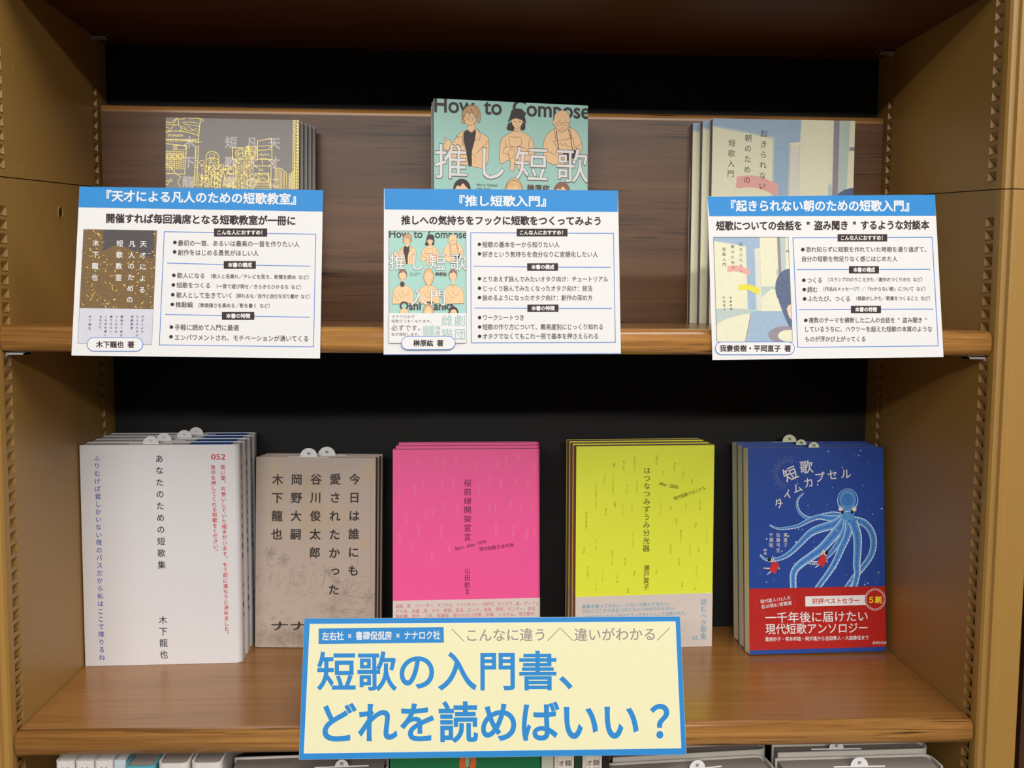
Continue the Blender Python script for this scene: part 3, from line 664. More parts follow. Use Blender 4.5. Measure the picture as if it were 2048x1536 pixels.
# --- third card
C3 = [(0.1448, 0.006, 0.3905), (0.3136, 0.006, 0.3938), (0.317, -0.0108, 0.2755), (0.1472, -0.0108, 0.2726)]
root, P, _ = card('white card, right of the three, with pale painted book picture of a dark head', C3, None, [(172, 88), (1932, 75), (1998, 1330), (212, 1352)], 'white description cards on the middle shelf')
P.slope = -.001
info_card(P, None, [(172, 90), (1932, 74), (1939, 238), (188, 241)], '『起きられない朝のための短歌入門』', ((305, 160), (1782, 160)), '短歌についての会話を " 盗み聞き " するような対談本', ((240, 315), (1888, 308)),
    [(834, 407), (1910, 403), (1957, 1243), (872, 1255)], [(1179, 380, 1562, 436), (1267, 627, 1498, 683), (1282, 934, 1514, 990)],
    [((864, 653), (1267, 652)), ((1498, 652), (1896, 651)), ((880, 963), (1282, 961)), ((1514, 960), (1916, 959))],
    [(910, 499), (918, 736), (921, 808), (924, 880), (933, 1046)],
    [('恐れ知らずに短歌を作れていた時期を通り過ぎて、', 932, 1892, 498, 42), ('自分の短歌を物足りなく感じはじめた人', 898, 1642, 571, 42),
     ('つくる', 942, 1062, 736, 42), ('（スランプののりこえかた／連作のつくりかた など）', 1085, 1855, 731, 33),
     ('読む', 944, 1026, 808, 42), ('（作品はメッセージ？／「わからない歌」について など）', 1048, 1880, 803, 33),
     ('ふたたび、つくる', 946, 1280, 879, 42), ('（推敲のしかた／歌集をつくること など）', 1302, 1915, 876, 33),
     ('複数のテーマを横断した二人の会話を " 盗み聞き "', 955, 1870, 1045, 42), ('しているうちに、ハウツーを超えた短歌の本質のような', 920, 1912, 1114, 42), ('ものが浮かび上がってくる', 925, 1398, 1190, 42)], None, None, None)
pq3 = [(220, 403), (796, 403), (830, 1212), (246, 1212)]
S = P.sub([(0, 0), (100, 0), (100, 141), (0, 141)], pq3, (0, 0, 100, 141)); morning(S, 'cover_picture')
P.line('cover_picture', pq3, 2.6, THIN, closed=True)
badge(P, 539, 1262, 605, 92, '我妻俊樹・平岡直子 著', 266, 818); P.build()

# --- large cream banner card
CB = [(-0.1489, 0.009, 0.0782), (0.1322, 0.009, 0.0774), (0.1343, -0.0135, -0.0199), (-0.1501, -0.0135, -0.0195)]
root, P, _ = card('large cream card with blue border and big blue lettering, on the lower shelf edge', CB, None, [(72, 42), (1948, 33), (1980, 722), (45, 748)], None, thick=.001, name='banner_card')
P.poly('border', [(72.5, 42.5), (1947.5, 33.5), (1979, 721.5), (46, 747)], BLUE)
P.poly('cream_field', [(99, 69), (1926, 57), (1954, 691), (69, 717)], WHITE); P.poly('cream_field', [(102, 72), (1924, 60), (1951, 689), (72, 714)], CREAM)
P.poly('header_strip', [(144, 92), (768, 85), (770, 163), (143, 170)], BLUE)
P.T('左右社 × 書肆侃侃房 × ナナロク社', (160, 130), (752, 125), 42, WHITE, .02)
P.T('＼こんなに違う／', (806, 126), (1352, 122), 64, GREYT, .008); P.T('＼違いがわかる／', (1350, 124), (1900, 120), 64, GREYT, .008)
P.T('短歌の入門書、', (132, 306), (1540, 302), 190, BLUE, .017)
P.T('どれを読めばいい', (132, 563), (1752, 555), 196, BLUE, .022); P.T('？', (1798, 556), (1998, 552), 196, BLUE, .022)
P.build()
# ------------------------------------------------------------------ lower shelf books
PG_WHITE = pages('white_pages', (236, 233, 230), (216, 212, 208)); PG_GREY = pages('grey_pages', (176, 164, 156), (132, 120, 114)); PG_CREAM = pages('cream_pages', (248, 244, 208), (238, 232, 190)); PG_MAUVE = pages('mauve_pages', (206, 150, 148), (180, 124, 122)); PG_BROWN = pages('brown_grey_pages', (150, 128, 112), (112, 92, 78))
J_WHITE = flat('white_jacket', (228, 227, 230), .3, .5, var=.01); J_BLUEL = flat('blue_lining_paper', (40, 104, 186), .6, .2)
RED = flat('red_ink', (204, 40, 58), .5, .3); BLUEINK = flat('blue_ink', (50, 70, 176), .5, .3)
Q = dict(white=[[158.9, 890.4], [470.9, 888.8], [477.4, 1325.3], [170.9, 1332.5]], gray=[[512.5, 913.6], [751.6, 915.4], [749.0, 1296.1], [510.1, 1294.2]], pink=[[785.6, 899.2], [1077.1, 897.3], [1077.9, 1323.8], [785.6, 1331.6]],
    yellow=[[1152.8, 892.9], [1429.9, 889.7], [1424.2, 1291.5], [1150.0, 1301.9]], blue=[[1496.2, 896.0], [1767.9, 894.1], [1772.8, 1302.1], [1499.7, 1309.6]],
    genius=[[331.6, 234.6], [598.1, 240.4], [597.6, 643.1], [330.8, 641.6]], center=[[867.4, 196.8], [1175.9, 211.3], [1174.0, 646.7], [868.9, 645.8]], morning=[[1425.7, 236.6], [1710.3, 241.8], [1699.1, 649.8], [1418.0, 648.0]])
ORD = ('front', 'second', 'third', 'fourth', 'fifth')
def spine_print(root, w, h, t): return Print(root, lambda x, y: (x, y), base=.00012, place=lambda u, v, d: (w+d, u, v))
# white poetry book, four copies
pose = [-0.35377, 0.12436, 0.00014, 0.03806, 0.00661]; w, h, t = .12841+.003, .19046, .0192
L = '%s white book with vertical lines, by the left upright'
b = book(L % 'frontmost', 'white books by the left upright', pose, w, h, t, J_WHITE, PG_WHITE, r=.0055, c=.0009, hard=.0005, flap=(J_BLUEL, .088, w-.0075))
P = face_print(b, Q['white'], (0, 830, 2.844), .12841, h, clip=False)
P.V('ふりむけば君しかいない夜のバスだから私はここで降りるね', (551, 245), (580, 1378), 33, BLUEINK, .006)
P.V('あなたのための短歌集', (906, 248), (920, 852), 43, BLACK, .008); P.V('木下龍也', (927, 1165), (932, 1362), 46, BLACK, .004)
P.T('052', (1200, 238), (1284, 238), 40, RED, .012)
P.V('長い間、片想いしていた相手がいます。もう前に進もうと決めました。', (1268, 297), (1290, 1248), 26, RED, .012); P.V('背中を押してくれる短歌をください。', (1212, 297), (1228, 778), 26, RED, .012)
P.build()
P = spine_print(b, w, h, t); mm = 1000
for s_, z0, z1 in (('あなたのための短歌集', .170, .092), ('木下龍也', .066, .040)):
    SPr = Print(b, lambda x, y: (x*.001, -y*.001), base=.00012, place=lambda u, v, d: (w+d, u, v)); SPr.V(s_, (9.6, -z0*1000), (9.6, -z1*1000), 5.0, BLACK, .01, part='spine_lettering'); SPr.build()
def next_books(b, pose, n, dy, dx, L, skip=('lettering', 'illustration')):
    out = [b]
    for k in range(1, n):
        nb = copy_book(b, L % (ORD[k]+(', rearmost' if k == n-1 else '')), [pose[0]+k*dx, pose[1]+k*dy, pose[2], pose[3], pose[4]], skip); out.append(nb)
    return out
bs = next_books(b, pose, 4, .0196, 0, L.replace('%s white', '%s from the front, white'))
for k, (bk, x) in enumerate(zip(bs, (.056, .061, .073, .078))): slip(bk, x, .0088, h-.0008, 'pale sales slip tab on the %s white book by the left upright' % ('frontmost', 'second', 'third', 'rearmost')[k], mat=flat('pale_slip_paper', (222, 220, 220), .6, .2), col=flat('pale_slip_print', (190, 190, 192), .6, .2), rr=.0065)

# taupe book with gilt line drawing, three copies
J_TAUPE = flat('taupe_cover', (188, 172, 160), .42, .4, var=.02, scale=600); J_BROWN = flat('brown_spine_cloth', (104, 80, 64), .6, .3, var=.1, scale=800)
LGILT = flat('gilt_line_print', (206, 184, 134), .4, .5); LTAUPE = flat('taupe_line_print', (162, 146, 132), .6, .3); INKB = flat('brown_black_ink', (52, 40, 32), .35, .5)
pose = [-0.2192, 0.16609, 0.00064, -0.04912, 0.07965]; w, h, t = .10795, .17201, .0080
L = '%s taupe book with gilt drawing, beside the white books'
b = book(L % 'frontmost', 'taupe books with gilt drawing', pose, w, h, t, J_TAUPE, PG_BROWN, r=.0006, c=.0005)
mesh_obj('spine', *box_v(w+.0001, w+.0006, .0002, t-.0002, .0002, h-.0002), J_BROWN, b)
P = face_print(b, Q['gray'], (480, 860, 3.34), w, h)
rg = random.Random(11); import itertools; cnt_ = itertools.count()
def st(pts, wd, m): P.line('illustration', pts, wd, m, layer=2+next(cnt_) % 60)
def leaf(cx, cy, L_, a, m, wd=1.6):
    for s_ in (-1, 1):
        st(smooth([(cx, cy), (cx+L_*.5*math.cos(a+s_*.28), cy+L_*.5*math.sin(a+s_*.28)), (cx+L_*math.cos(a), cy+L_*math.sin(a))], 4), wd, m)
    for k in range(1, 6):
        q = k/6*L_; st([(cx+q*math.cos(a), cy+q*math.sin(a)), (cx+(q+6)*math.cos(a+.2)+3, cy+(q+6)*math.sin(a+.2))], 1.2, m)
for cx, cy, n, Lm, m in ((880, 290, 14, 90, LGILT), (820, 760, 9, 55, LGILT), (590, 950, 9, 60, LTAUPE), (640, 1010, 8, 50, LTAUPE), (700, 1090, 12, 150, LTAUPE), (620, 1190, 12, 130, LTAUPE), (200, 820, 12, 60, LTAUPE), (290, 870, 10, 55, LTAUPE), (400, 1380, 14, 90, LTAUPE), (260, 1400, 12, 90, LTAUPE), (860, 1120, 8, 70, LTAUPE)):
    for k in range(n): leaf(cx, cy, Lm*rg.uniform(.6, 1), 2*PI*k/n+rg.uniform(-.2, .2), m)
for k in range(26): st([(205+k*.4, 200+k*16), (275+rg.uniform(-8, 8), 200+k*16+rg.uniform(-2, 2))], 1.6, LGILT)
for k in range(9): st([(190+k*14, 220), (170+k*16, 720)], 1.3, LGILT)
for k in range(24): st(smooth([(400+k*6, 300+rg.uniform(-30, 10)), (395+k*7, 480), (400+k*6, 690+rg.uniform(-20, 20))], 3), 1.4, LGILT)
for k in range(16): st([(520+k*13, 480+rg.uniform(-10, 10)), (520+k*13, 640)], 2, LGILT); st([(520, 490+k*12), (720, 486+k*11)], 1.4, LGILT)
for k in range(30):
    y = 300+k*28; st(smooth([(868+rg.uniform(-4, 6), y), (876, y+14), (870+rg.uniform(-4, 6), y+30)], 3), 1.6, LTAUPE)
st([(545, 1060), (572, 960), (580, 930)], 5, LTAUPE); st([(725, 1020), (745, 850)], 2, LTAUPE); st([(768, 1040), (790, 840)], 2, LTAUPE); st(smooth([(470, 850), (500, 910), (640, 960), (860, 980)], 5), 1.5, LTAUPE)
for cx in (340, 350, 408, 420, 492):    # small seated figures on the rock
    s_ = rg.uniform(.8, 1.1); st([(cx+10*s_*math.cos(a), 955+10*s_*math.sin(a)) for a in [k*PI/5 for k in range(11)]], 1.6, LTAUPE)
    st(smooth([(cx-12, 1045), (cx-14, 990), (cx, 968), (cx+14, 990), (cx+18, 1040)], 4), 1.6, LTAUPE)
for k in range(150):
    x, y = rg.uniform(110, 520), rg.uniform(880, 1430); q = []
    for j in range(8): q.append((x+12*math.cos(j*PI/4)*rg.uniform(.6, 1.3), y+9*math.sin(j*PI/4)*rg.uniform(.6, 1.3)))
    if k % 3: st(smooth(q, 2), 1.4, LTAUPE)
    else: P.ell('illustration', x, y, 2.2, 2.2, LTAUPE, 6, layer=62)
for k in range(60):
    x = rg.uniform(560, 860); y = rg.uniform(1190, 1270); st([(x, y), (x+rg.uniform(20, 60), y+rg.uniform(-4, 4))], 1.4, LTAUPE)
for k in range(50):
    x = 120+k*6; st([(x, 1430), (x+rg.uniform(-15, 15), 1340+rg.uniform(-20, 20))], 1.3, LTAUPE)
P.c[0] = 64
for s_, x0, x1, y0, y1 in (('今日は誰にも', 766, 757, 328, 938), ('愛されたかった', 637, 627, 328, 1066), ('谷川俊太郎', 508, 500, 328, 818), ('岡野大嗣', 379, 373, 330, 695), ('木下龍也', 252, 246, 330, 695)): P.V(s_, (x0, y0), (x1, y1), 70, INKB, .018)
P.V('ナナロク社', (236, 1308), (236, 1308), 62, INKB, .014) if False else P.T('ナナロク社', (200, 1308), (840, 1308), 62, INKB, .014)
P.build()
bs = next_books(b, pose, 3, .0088, .0022, L.replace('%s taupe', '%s from the front, taupe'))
for k, (bk, x) in enumerate(zip(bs[:2], (.0465, .0595))): slip(bk, x, .004, h-.0006, 'white sales slip tab on the %s taupe book' % ('frontmost', 'second')[k], rr=.0080)
slip(bs[2], .052, .004, h-.0006, 'white sales slip lying between tabs on the rearmost taupe book', rr=.0042, mat=PAPER)

# pink book, three copies
J_PINK = flat('pink_jacket', (248, 90, 158), .34, .45, var=.01); PPALE = flat('pale_pink_print', (250, 150, 186), .5, .3); DKPINK = flat('dark_crimson_print', (110, 24, 66), .5, .3); BANDP = flat('grey_white_band', (222, 212, 206), .38, .4, var=.01); ROSE = flat('rose_print', (216, 120, 140), .5, .3)
pose = [-0.09148, 0.11402, 0.00168, 0.04469, 0.09661]; w, h, t = .12608, .18512, .0172
L = '%s bright pink book with pale paper band'
b = book(L % 'frontmost', 'pink books', pose, w+.0012, h, t, J_PINK, PG_GREY, r=.0030, c=.0007, inset=.0003, band=(-.0004, .0555, BANDP))
P = face_print(b, Q['pink'], (770, 860, 3.84), w, h, clip=False); P.base = .0003
names = [('笹公人', 112, 265), ('雪舟えま', 252, 253), ('しんくわ', 383, 222), ('松野志保', 446, 250), ('高木佳子', 545, 240), ('松木秀', 702, 270), ('大松達知', 862, 255), ('横山未来子', 933, 250), ('中澤系', 1025, 208), ('松村正直', 1146, 282),
    ('齋藤芳生', 288, 432), ('澤村斉美', 228, 464), ('石川美南', 113, 494), ('田村元', 439, 408), ('黒瀬珂瀾', 522, 412), ('内山晶太', 722, 450), ('兵庫ユカ', 794, 385), ('岡崎裕美子', 888, 414), ('今橋愛', 1004, 392), ('光森裕樹', 1095, 415),
    ('加藤千恵', 461, 578), ('永井祐', 365, 628), ('花山周子', 313, 652), ('笹井宏之', 557, 608), ('山崎聡子', 804, 608), ('平岡直子', 847, 598), ('堂園昌彦', 967, 554), ('小島なお', 1046, 604), ('岡野大嗣', 1122, 586), ('吉岡太朗', 162, 670),
    ('服部真里子', 258, 772), ('野口あや子', 429, 786), ('木下龍也', 112, 828), ('望月裕二郎', 852, 768), ('藪内亮輔', 985, 774), ('小原奈実', 1086, 796), ('吉田隼人', 1146, 780), ('井上法子', 207, 900), ('大森静佳', 492, 922), ('瀬戸夏子', 360, 985)]
for s_, x, y in names: hh = 9.2*(len(s_)-1); P.V(s_, (x, y-hh), (x, y+hh), 17, PPALE, .0)
P.V('桜前線開架宣言', (635, 405), (633, 820), 56, DKPINK, -.006); P.T('Born after 1970', (538, 912), (778, 855), 34, DKPINK, 0); P.T('現代短歌日本代表', (722, 916), (990, 882), 31, DKPINK, 0)
P.V('山田航', (633, 1082), (632, 1188), 44, DKPINK, -.004); P.V('編著', (632, 1228), (632, 1254), 21, DKPINK, .0)
for s_, x0, x1, y0, y1 in (('孤独、愛、フリーター、サブカル、ファンタジー、70年代、セックス、BL、ヴィジュ', 78, 1180, 1353, 1326), ('アル系、派遣、死、カネ、病気、告白、ロック、自由、学校、ヤンキー、体毛、', 78, 1185, 1393, 1368), ('角砂糖、郊外、上京、常盤線、終わらない日常、中東、システム、地方都市、', 78, 1180, 1432, 1408), ('ゆとり、世代、戦争、教室、恋愛、労働、夏休み、', 78, 1180, 1472, 1448)): P.T(s_, (x0, y0), (x1, y1), 31, ROSE, .004, italic=.15)
P.build()
P2 = b; GREYW = flat('pale_grey_lining', (214, 206, 204), .6, .2)
bs = next_books(b, pose, 3, .0198, .0012, L.replace('%s bright', '%s from the front, bright'))

# yellow book, three copies
J_YEL = flat('lemon_yellow_jacket', (236, 246, 72), .34, .45, var=.01); YT = flat('olive_ink', (66, 66, 30), .5, .3); YPALE = flat('pale_olive_print', (200, 178, 60), .5, .3); SKY = flat('pale_sky_print', (124, 182, 206), .5, .3)
pose = [0.06922, 0.14881, 0.00052, 0.07828, 0.03124]; w, h, t = .12766, .18494, .0150
L = '%s lemon yellow book with pale paper band'
b = book(L % 'frontmost', 'yellow books', pose, w, h, t, J_YEL, PG_MAUVE, r=.0012, c=.0006, inset=.0003, flap=(flat('lining_white', (206, 200, 196), .6, .2), .072, w-.003), band=(-.0003, .0492, BANDP))
P = face_print(b, Q['yellow'], (1120, 860, 3.413), w, h, clip=False); P.base = .0003
P.V('はつなつみずうみ分光器', (594, 275), (588, 806), 46, YT, -.008); P.V('瀬戸夏子', (590, 940), (588, 1070), 40, YT, -.008)
P.T('after 2000', (676, 362), (806, 392), 31, YT); P.T('現代短歌クロニクル', (776, 470), (992, 392), 27, YT)
for s_, x, y0, y1 in (('鈴を産むひばり', 510, 185, 300), ('パン屋のパンセ', 660, 170, 228), ('雲の往来', 435, 215, 268), ('水銀飛行', 370, 226, 250), ('湖水地方', 782, 228, 272), ('夜光', 706, 284, 310), ('てのひら', 842, 275, 330), ('風見', 902, 342, 366), ('ひとさらい', 305, 316, 356), ('オーロラのお針子', 363, 320, 428), ('やがて秋茄子へと到る', 246, 370, 555), ('タンポポ', 458, 380, 460), ('さよならバグ', 525, 352, 420), ('光と私語', 376, 490, 518), ('しんじつ', 492, 500, 538), ('メタリック', 428, 510, 728), ('緑の祠', 314, 540, 780), ('愛を歌え愛を歌え', 180, 565, 672), ('二階の会話', 956, 475, 552), ('ノウゼン', 858, 492, 620), ('ここでのこと', 688, 480, 888), ('人魚', 756, 520, 542), ('砂の丘', 795, 608, 636), ('温室', 926, 640, 680), ('風のおとうと', 825, 690, 765), ('いらっしゃい', 1000, 690, 775), ('オワーズから', 498, 708, 815), ('あの夏', 165, 800, 862), ('キリンの子', 245, 750, 930), ('日本のことば', 357, 828, 948), ('夢の庭', 446, 880, 920), ('窓辺の本', 755, 790, 1078), ('花の渦', 812, 880, 940), ('カメレオン', 888, 790, 872), ('北窓', 946, 808, 832), ('えーえんと', 932, 935, 1000), ('行け広野へと', 190, 938, 1048), ('てんとろり', 290, 960, 1070), ('つむじ風', 392, 985, 1130), ('春原', 508, 970, 1030), ('念力', 660, 958, 1046), ('空庭', 835, 1046, 1086), ('林檎', 464, 1088, 1120), ('歌', 922, 1082, 1104), ('さくら', 245, 1052, 1100)):
    y1 = min(y1, y0+17*(len(s_)-1)); P.V(s_, (x, y0), (x-2, y1), 14, YPALE, 0)
for s_, x0, x1, y0, y1 in (('歌集を買ってみたい、いろいろ読んでみたい。', 150, 768, 1205, 1182), ('けれどどこから手をつけたらいいのかわからない。', 152, 800, 1238, 1212), ('この本はそんな人に向けたブックガイドとして企画された。', 152, 878, 1278, 1246)): P.T(s_, (x0, y0), (x1, y1), 27, SKY, .01)
P.V('読むべき歌集', (980, 1172), (978, 1408), 42, SKY, .004); P.T('55', (900, 1420), (942, 1418), 38, SKY, -.004)
P.build()
bs = next_books(b, pose, 3, .0162, -.0014, L.replace('%s lemon', '%s from the front, lemon'))

# dark blue octopus book, three copies
J_BLUE = flat('dark_blue_cover', (40, 74, 158), .26, .5, var=.03, scale=200); BANDR = flat('red_band', (188, 38, 34), .3, .45, var=.01); OCT = flat('octopus_blue_print', (84, 146, 212), .5, .3, var=.25, scale=700); OCTD = flat('octopus_deep_blue_print', (62, 118, 196), .5, .3, var=.25, scale=500); OCTL = flat('octopus_pale_print', (170, 204, 232), .5, .3)
GRW = flat('pale_grey_print', (226, 224, 220), .5, .3); RAY = flat('grey_ray_print', (112, 122, 168), .5, .3); YELT = flat('yellow_print', (250, 226, 50), .5, .3); SPK = flat('pale_print_skin', (244, 214, 204), .5, .3); REDP = flat('red_dress_print', (200, 48, 46), .5, .3)
pose = [0.22369, 0.13201, 0.00157, 0.04752, 0.10782]; w, h, t = .12671, .18391, .0148
L = '%s dark blue octopus book with red paper band'
b = book(L % 'frontmost', 'dark blue books by the right upright', pose, w, h, t, J_BLUE, PG_CREAM, r=.0008, c=.0005, band=(.0040, .0585, BANDR))
P = face_print(b, Q['blue'], (1440, 860, 3.339), w, h); I = 'illustration'
def tent(pts, w0, w1, side=1, lay0=None):
    q = smooth(pts, 8); P.line(I, q, w0*1.12, OCTL, w2=w1*1.2); P.line(I, q, w0*.84, OCT, w2=w1*.7); P.line(I, q, w0*.34, OCTD, w2=w1*.3)
    n = len(q); P.c[0] += 1; ly = P.c[0]
    for i in range(2, n-1, 2):
        tx, ty = q[i+1][0]-q[i-1][0], q[i+1][1]-q[i-1][1]; l = math.hypot(tx, ty)+1e-6; ww = (w0+(w1-w0)*i/n)/2
        P.ell(I, q[i][0]-ty/l*ww*side, q[i][1]+tx/l*ww*side, 4.2, 4.2, WHITE, 7, layer=ly)
        P.ell(I, (q[i][0]+q[i+1][0])/2-ty/l*ww*side, (q[i][1]+q[i+1][1])/2+tx/l*ww*side, 3, 3, WHITE, 6, layer=ly)
tent([(830, 575), (760, 560), (690, 570), (600, 590), (540, 560), (515, 510), (520, 460), (558, 420)], 30, 6, 1)
tent([(840, 585), (740, 590), (660, 580), (590, 605), (520, 640), (440, 655), (380, 655), (330, 632)], 40, 6, -1)
tent([(830, 590), (760, 630), (660, 660), (600, 690), (540, 750), (480, 810), (420, 850), (350, 868), (300, 860), (268, 830)], 60, 7, -1)
tent([(845, 600), (770, 690), (680, 790), (600, 850), (530, 900), (490, 960), (490, 1068)], 64, 34, -1)
tent([(850, 600), (830, 680), (790, 750), (740, 820), (680, 870), (630, 890), (585, 885)], 44, 6, -1)
tent([(865, 600), (850, 700), (810, 790), (770, 880), (720, 960), (640, 1068)], 48, 30, -1)
tent([(885, 600), (960, 620), (1010, 680), (1025, 760), (1005, 840), (950, 920), (890, 990), (835, 1068)], 46, 28, -1)
tent([(885, 610), (915, 700), (918, 800), (912, 900), (915, 960), (890, 1068)], 58, 32, -1)
P.ell(I, 852, 470, 70, 80, OCTL, 30); P.ell(I, 852, 465, 64, 72, J_BLUE, 30); P.ell(I, 852, 462, 56, 66, OCT, 30); P.ell(I, 850, 470, 38, 44, OCTD, 26); P.poly(I, [(800, 500), (905, 500), (890, 600), (815, 600)], OCT)
P.ell(I, 806, 528, 15, 15, SPK, 14); P.ell(I, 896, 528, 15, 15, SPK, 14); P.ell(I, 816, 548, 10, 12, BLACK, 14); P.ell(I, 881, 548, 10, 12, BLACK, 14)
for x in (838, 850, 862): P.ell(I, x, 543, 4, 4, WHITE, 8)
for k in range(25):
    a = PI*.60+k*(PI*.98)/24; r0, r1 = 74, 104+(k % 3)*10; P.line(I, [(462+r0*math.cos(a), 290+r0*math.sin(a)), (462+r1*math.cos(a), 290+r1*math.sin(a))], 3, RAY)
rg = random.Random(3); P.c[0] += 1; ly = P.c[0]
for k in range(90):
    x, y = rg.uniform(220, 1090), rg.uniform(130, 1040); r = rg.choice((1.6, 2, 2, 2.6, 3.6, 4.6))
    if x < 500 and y < 700: continue
    P.ell(I, x, y, r, r*1.2, OCTL if k % 2 else WHITE, 7, layer=ly)
for x, y, s_ in ((680, 870, 1), (360, 915, -1)):   # two drifting girls in red dresses
    for p, q in (((x, y-20), (x+8*s_, y-75)), ((x+20, y-20), (x+36, y+14)), ((x-14, y+10), (x-72, y+6)), ((x-10, y+20), (x-46, y+50))): P.line(I, [p, q], 8, SPK, w2=5)
    P.poly(I, [(x-6, y-40), (x+26, y-30), (x+32, y-4), (x+8, y+48), (x-34, y+18)], REDP); P.ell(I, x+26*s_, y-46, 13, 14, SPK, 12); P.ell(I, x+31*s_, y-50, 12, 14, BLACK, 12)
for ch, x, y, a, sz in (('短', 468, 292, -.42, 90), ('歌', 575, 246, -.10, 84), ('タ', 392, 488, -.62, 62), ('イ', 450, 430, -.50, 62), ('ム', 515, 388, -.34, 62), ('カ', 590, 350, -.22, 66), ('プ', 664, 315, -.12, 66), ('セ', 750, 298, -.04, 66), ('ル', 840, 292, .0, 66)):
    dx, dy = math.cos(a)*sz/2*1.08, math.sin(a)*sz/2*1.08; P.T(ch, (x-dx, y-dy), (x+dx, y+dy), sz, GRW, .012)
for s_, x, y0, y1 in (('東直子', 436, 700, 768), ('佐藤弓生', 388, 700, 802), ('千葉聡', 341, 700, 768)): P.V(s_, (x, y0), (x, y1), 28, GRW)
P.V('編著', (301, 800), (301, 824), 19, GRW)
P.base = .0005
P.T('現代歌人115人の', (266, 1146), (470, 1118), 27, WHITE, .006); P.T('各20首&1首鑑賞', (272, 1180), (478, 1152), 27, WHITE, .006)
for k in range(20):
    for cx, sg in ((300, -1), (440, 1)):
        a = (-PI/2+PI*k/19)*1.0; P.line('band_print', [(cx+sg*55*math.cos(a), 1160+55*math.sin(a)), (cx+sg*(66+4*(k % 2))*math.cos(a), 1160+(66)*math.sin(a))], 1.5, flat('faint_red_print', (224, 96, 90), .5, .3))
P.poly('band_print', [(566, 1110), (975, 1100), (975, 1167), (567, 1177)], WHITE); P.T('好評ベストセラー', (612, 1142), (930, 1136), 38, REDP, .02)
P.ell('band_print', 1032, 1130, 70, 73, WHITE, 36); P.ell('band_print', 1032, 1130, 67, 70, BANDR, 36); P.ell('band_print', 1032, 1130, 61, 64, WHITE, 36); P.ell('band_print', 1032, 1130, 58.5, 61.5, BANDR, 36)
P.T('５刷', (984, 1132), (1078, 1132), 46, YELT, .035)
P.T('一千年後に届けたい', (296, 1252), (988, 1240), 70, WHITE, .01); P.T('現代短歌アンソロジー', (300, 1328), (988, 1318), 70, WHITE, .01)
P.T('葛原妙子・塚本邦雄・岡井隆から吉田隼人・大森静佳まで', (298, 1396), (992, 1384), 29, WHITE, .01); P.T('書肆侃侃房', (1014, 1420), (1110, 1418), 19, WHITE)
P.build()
bs = next_books(b, pose, 3, .0176, -.0002, L.replace('%s dark', '%s from the front, dark'), ('lettering', 'illustration', 'band_print'))
SL2 = flat('pale_green_slip_paper', (214, 220, 190), .6, .2)
for k, (bk, x) in enumerate(zip(bs, (.064, .0585, .0535))): slip(bk, x, .0074, h-.0006, 'pale green sales slip tab on the %s dark blue book' % ('frontmost', 'second', 'rearmost')[k], rr=.0068 if k == 2 else .005, mat=SL2, rise=.0003 if k < 2 else .0006)

# ------------------------------------------------------------------ upper shelf books
J_SLATE = flat('slate_grey_cover', (124, 118, 114), .4, .45, var=.02); SILV = flat('pale_grey_lettering', (196, 188, 184), .45, .4)
pose = [-0.28131, 0.12853, 0.29528, 0.03207, 0.08809]; w, h, t = .11018, .17065, .0076
L = '%s slate grey book with gold drawing, behind left card'
b = book(L % 'frontmost', 'slate grey books with gold drawing', pose, w, h, t, J_SLATE, PG_GREY, r=.0005, c=.0005)
P = face_print(b, Q['genius'], (300, 200, 5.389), w, h)
for s_, x0, x1, y0, dy, n in (('天才による', 1340, 1325, 465, 213, 5), ('凡人のための', 1102, 1090, 462, 213, 6), ('短歌教室', 875, 862, 458, 213, 4), ('木下龍也', 425, 405, 455, 213, 4)): P.V(s_, (x0, y0), (x1, y0+dy*(n-1)), 122, SILV, .03, part='lettering')
base = P.c[0]+2; rg = random.Random(8)
def g(pts, wd=5, sm=False): P.line('illustration', smooth(pts, 4) if sm else pts, wd*.8, GOLD, layer=base+next(cnt_) % 60)
def gb(x0, y0, x1, y1, wd=5): g([(x0, y0), (x1, y0), (x1, y1), (x0, y1), (x0, y0)], wd)
def gc(cx, cy, r, wd=5, k=1): g([(cx+r*math.cos(a), cy+r*k*math.sin(a)) for a in [i*PI/8 for i in range(17)]], wd)
# poster on the left: clouds, tower, skyline
g([(170, 235), (230, 245), (265, 215), (290, 195), (330, 210), (400, 190), (440, 198), (500, 195), (545, 205)], 5, True); g([(545, 200), (520, 460)], 6); g([(555, 200), (575, 225), (550, 240)], 5, True)
g([(260, 270), (268, 230), (288, 205), (308, 220), (312, 270), (262, 272)], 5); g([(225, 335), (250, 280), (320, 275), (330, 330), (225, 336)], 5, True)
g([(170, 265), (230, 268), (260, 262)], 4, True); g([(350, 245), (420, 238), (480, 245), (530, 262)], 4, True); g([(360, 260), (430, 270), (500, 280), (535, 285)], 4, True); g([(330, 295), (370, 290), (380, 320), (420, 285), (450, 320), (500, 310), (530, 330)], 4, True)
g([(168, 300), (200, 300), (210, 330), (168, 335)], 4); g([(165, 350), (260, 335), (380, 345), (470, 365), (528, 385)], 6, True); g([(165, 430), (240, 425), (330, 430), (420, 440), (520, 460), (560, 455)], 6, True); g([(330, 325), (360, 310), (420, 335), (480, 330), (528, 360)], 4, True)
for k in range(6): gc(205+k*28, 382, 10, 4)
for k in range(22): g([(170+k*17, 420), (170+k*17+rg.uniform(-6, 6), 450)], 4)
g([(165, 470), (395, 495), (375, 800), (165, 790)], 6); gb(255, 490, 385, 535, 4); gc(280, 512, 14, 4)
for k in range(3): gc(205+k*62, 608, 27, 5)
for k in range(9): g([(168, 550+k*22), (380, 562+k*22)], 3.5)
for k in range(11): g([(175+k*19, 545), (172+k*19, 760)], 3)
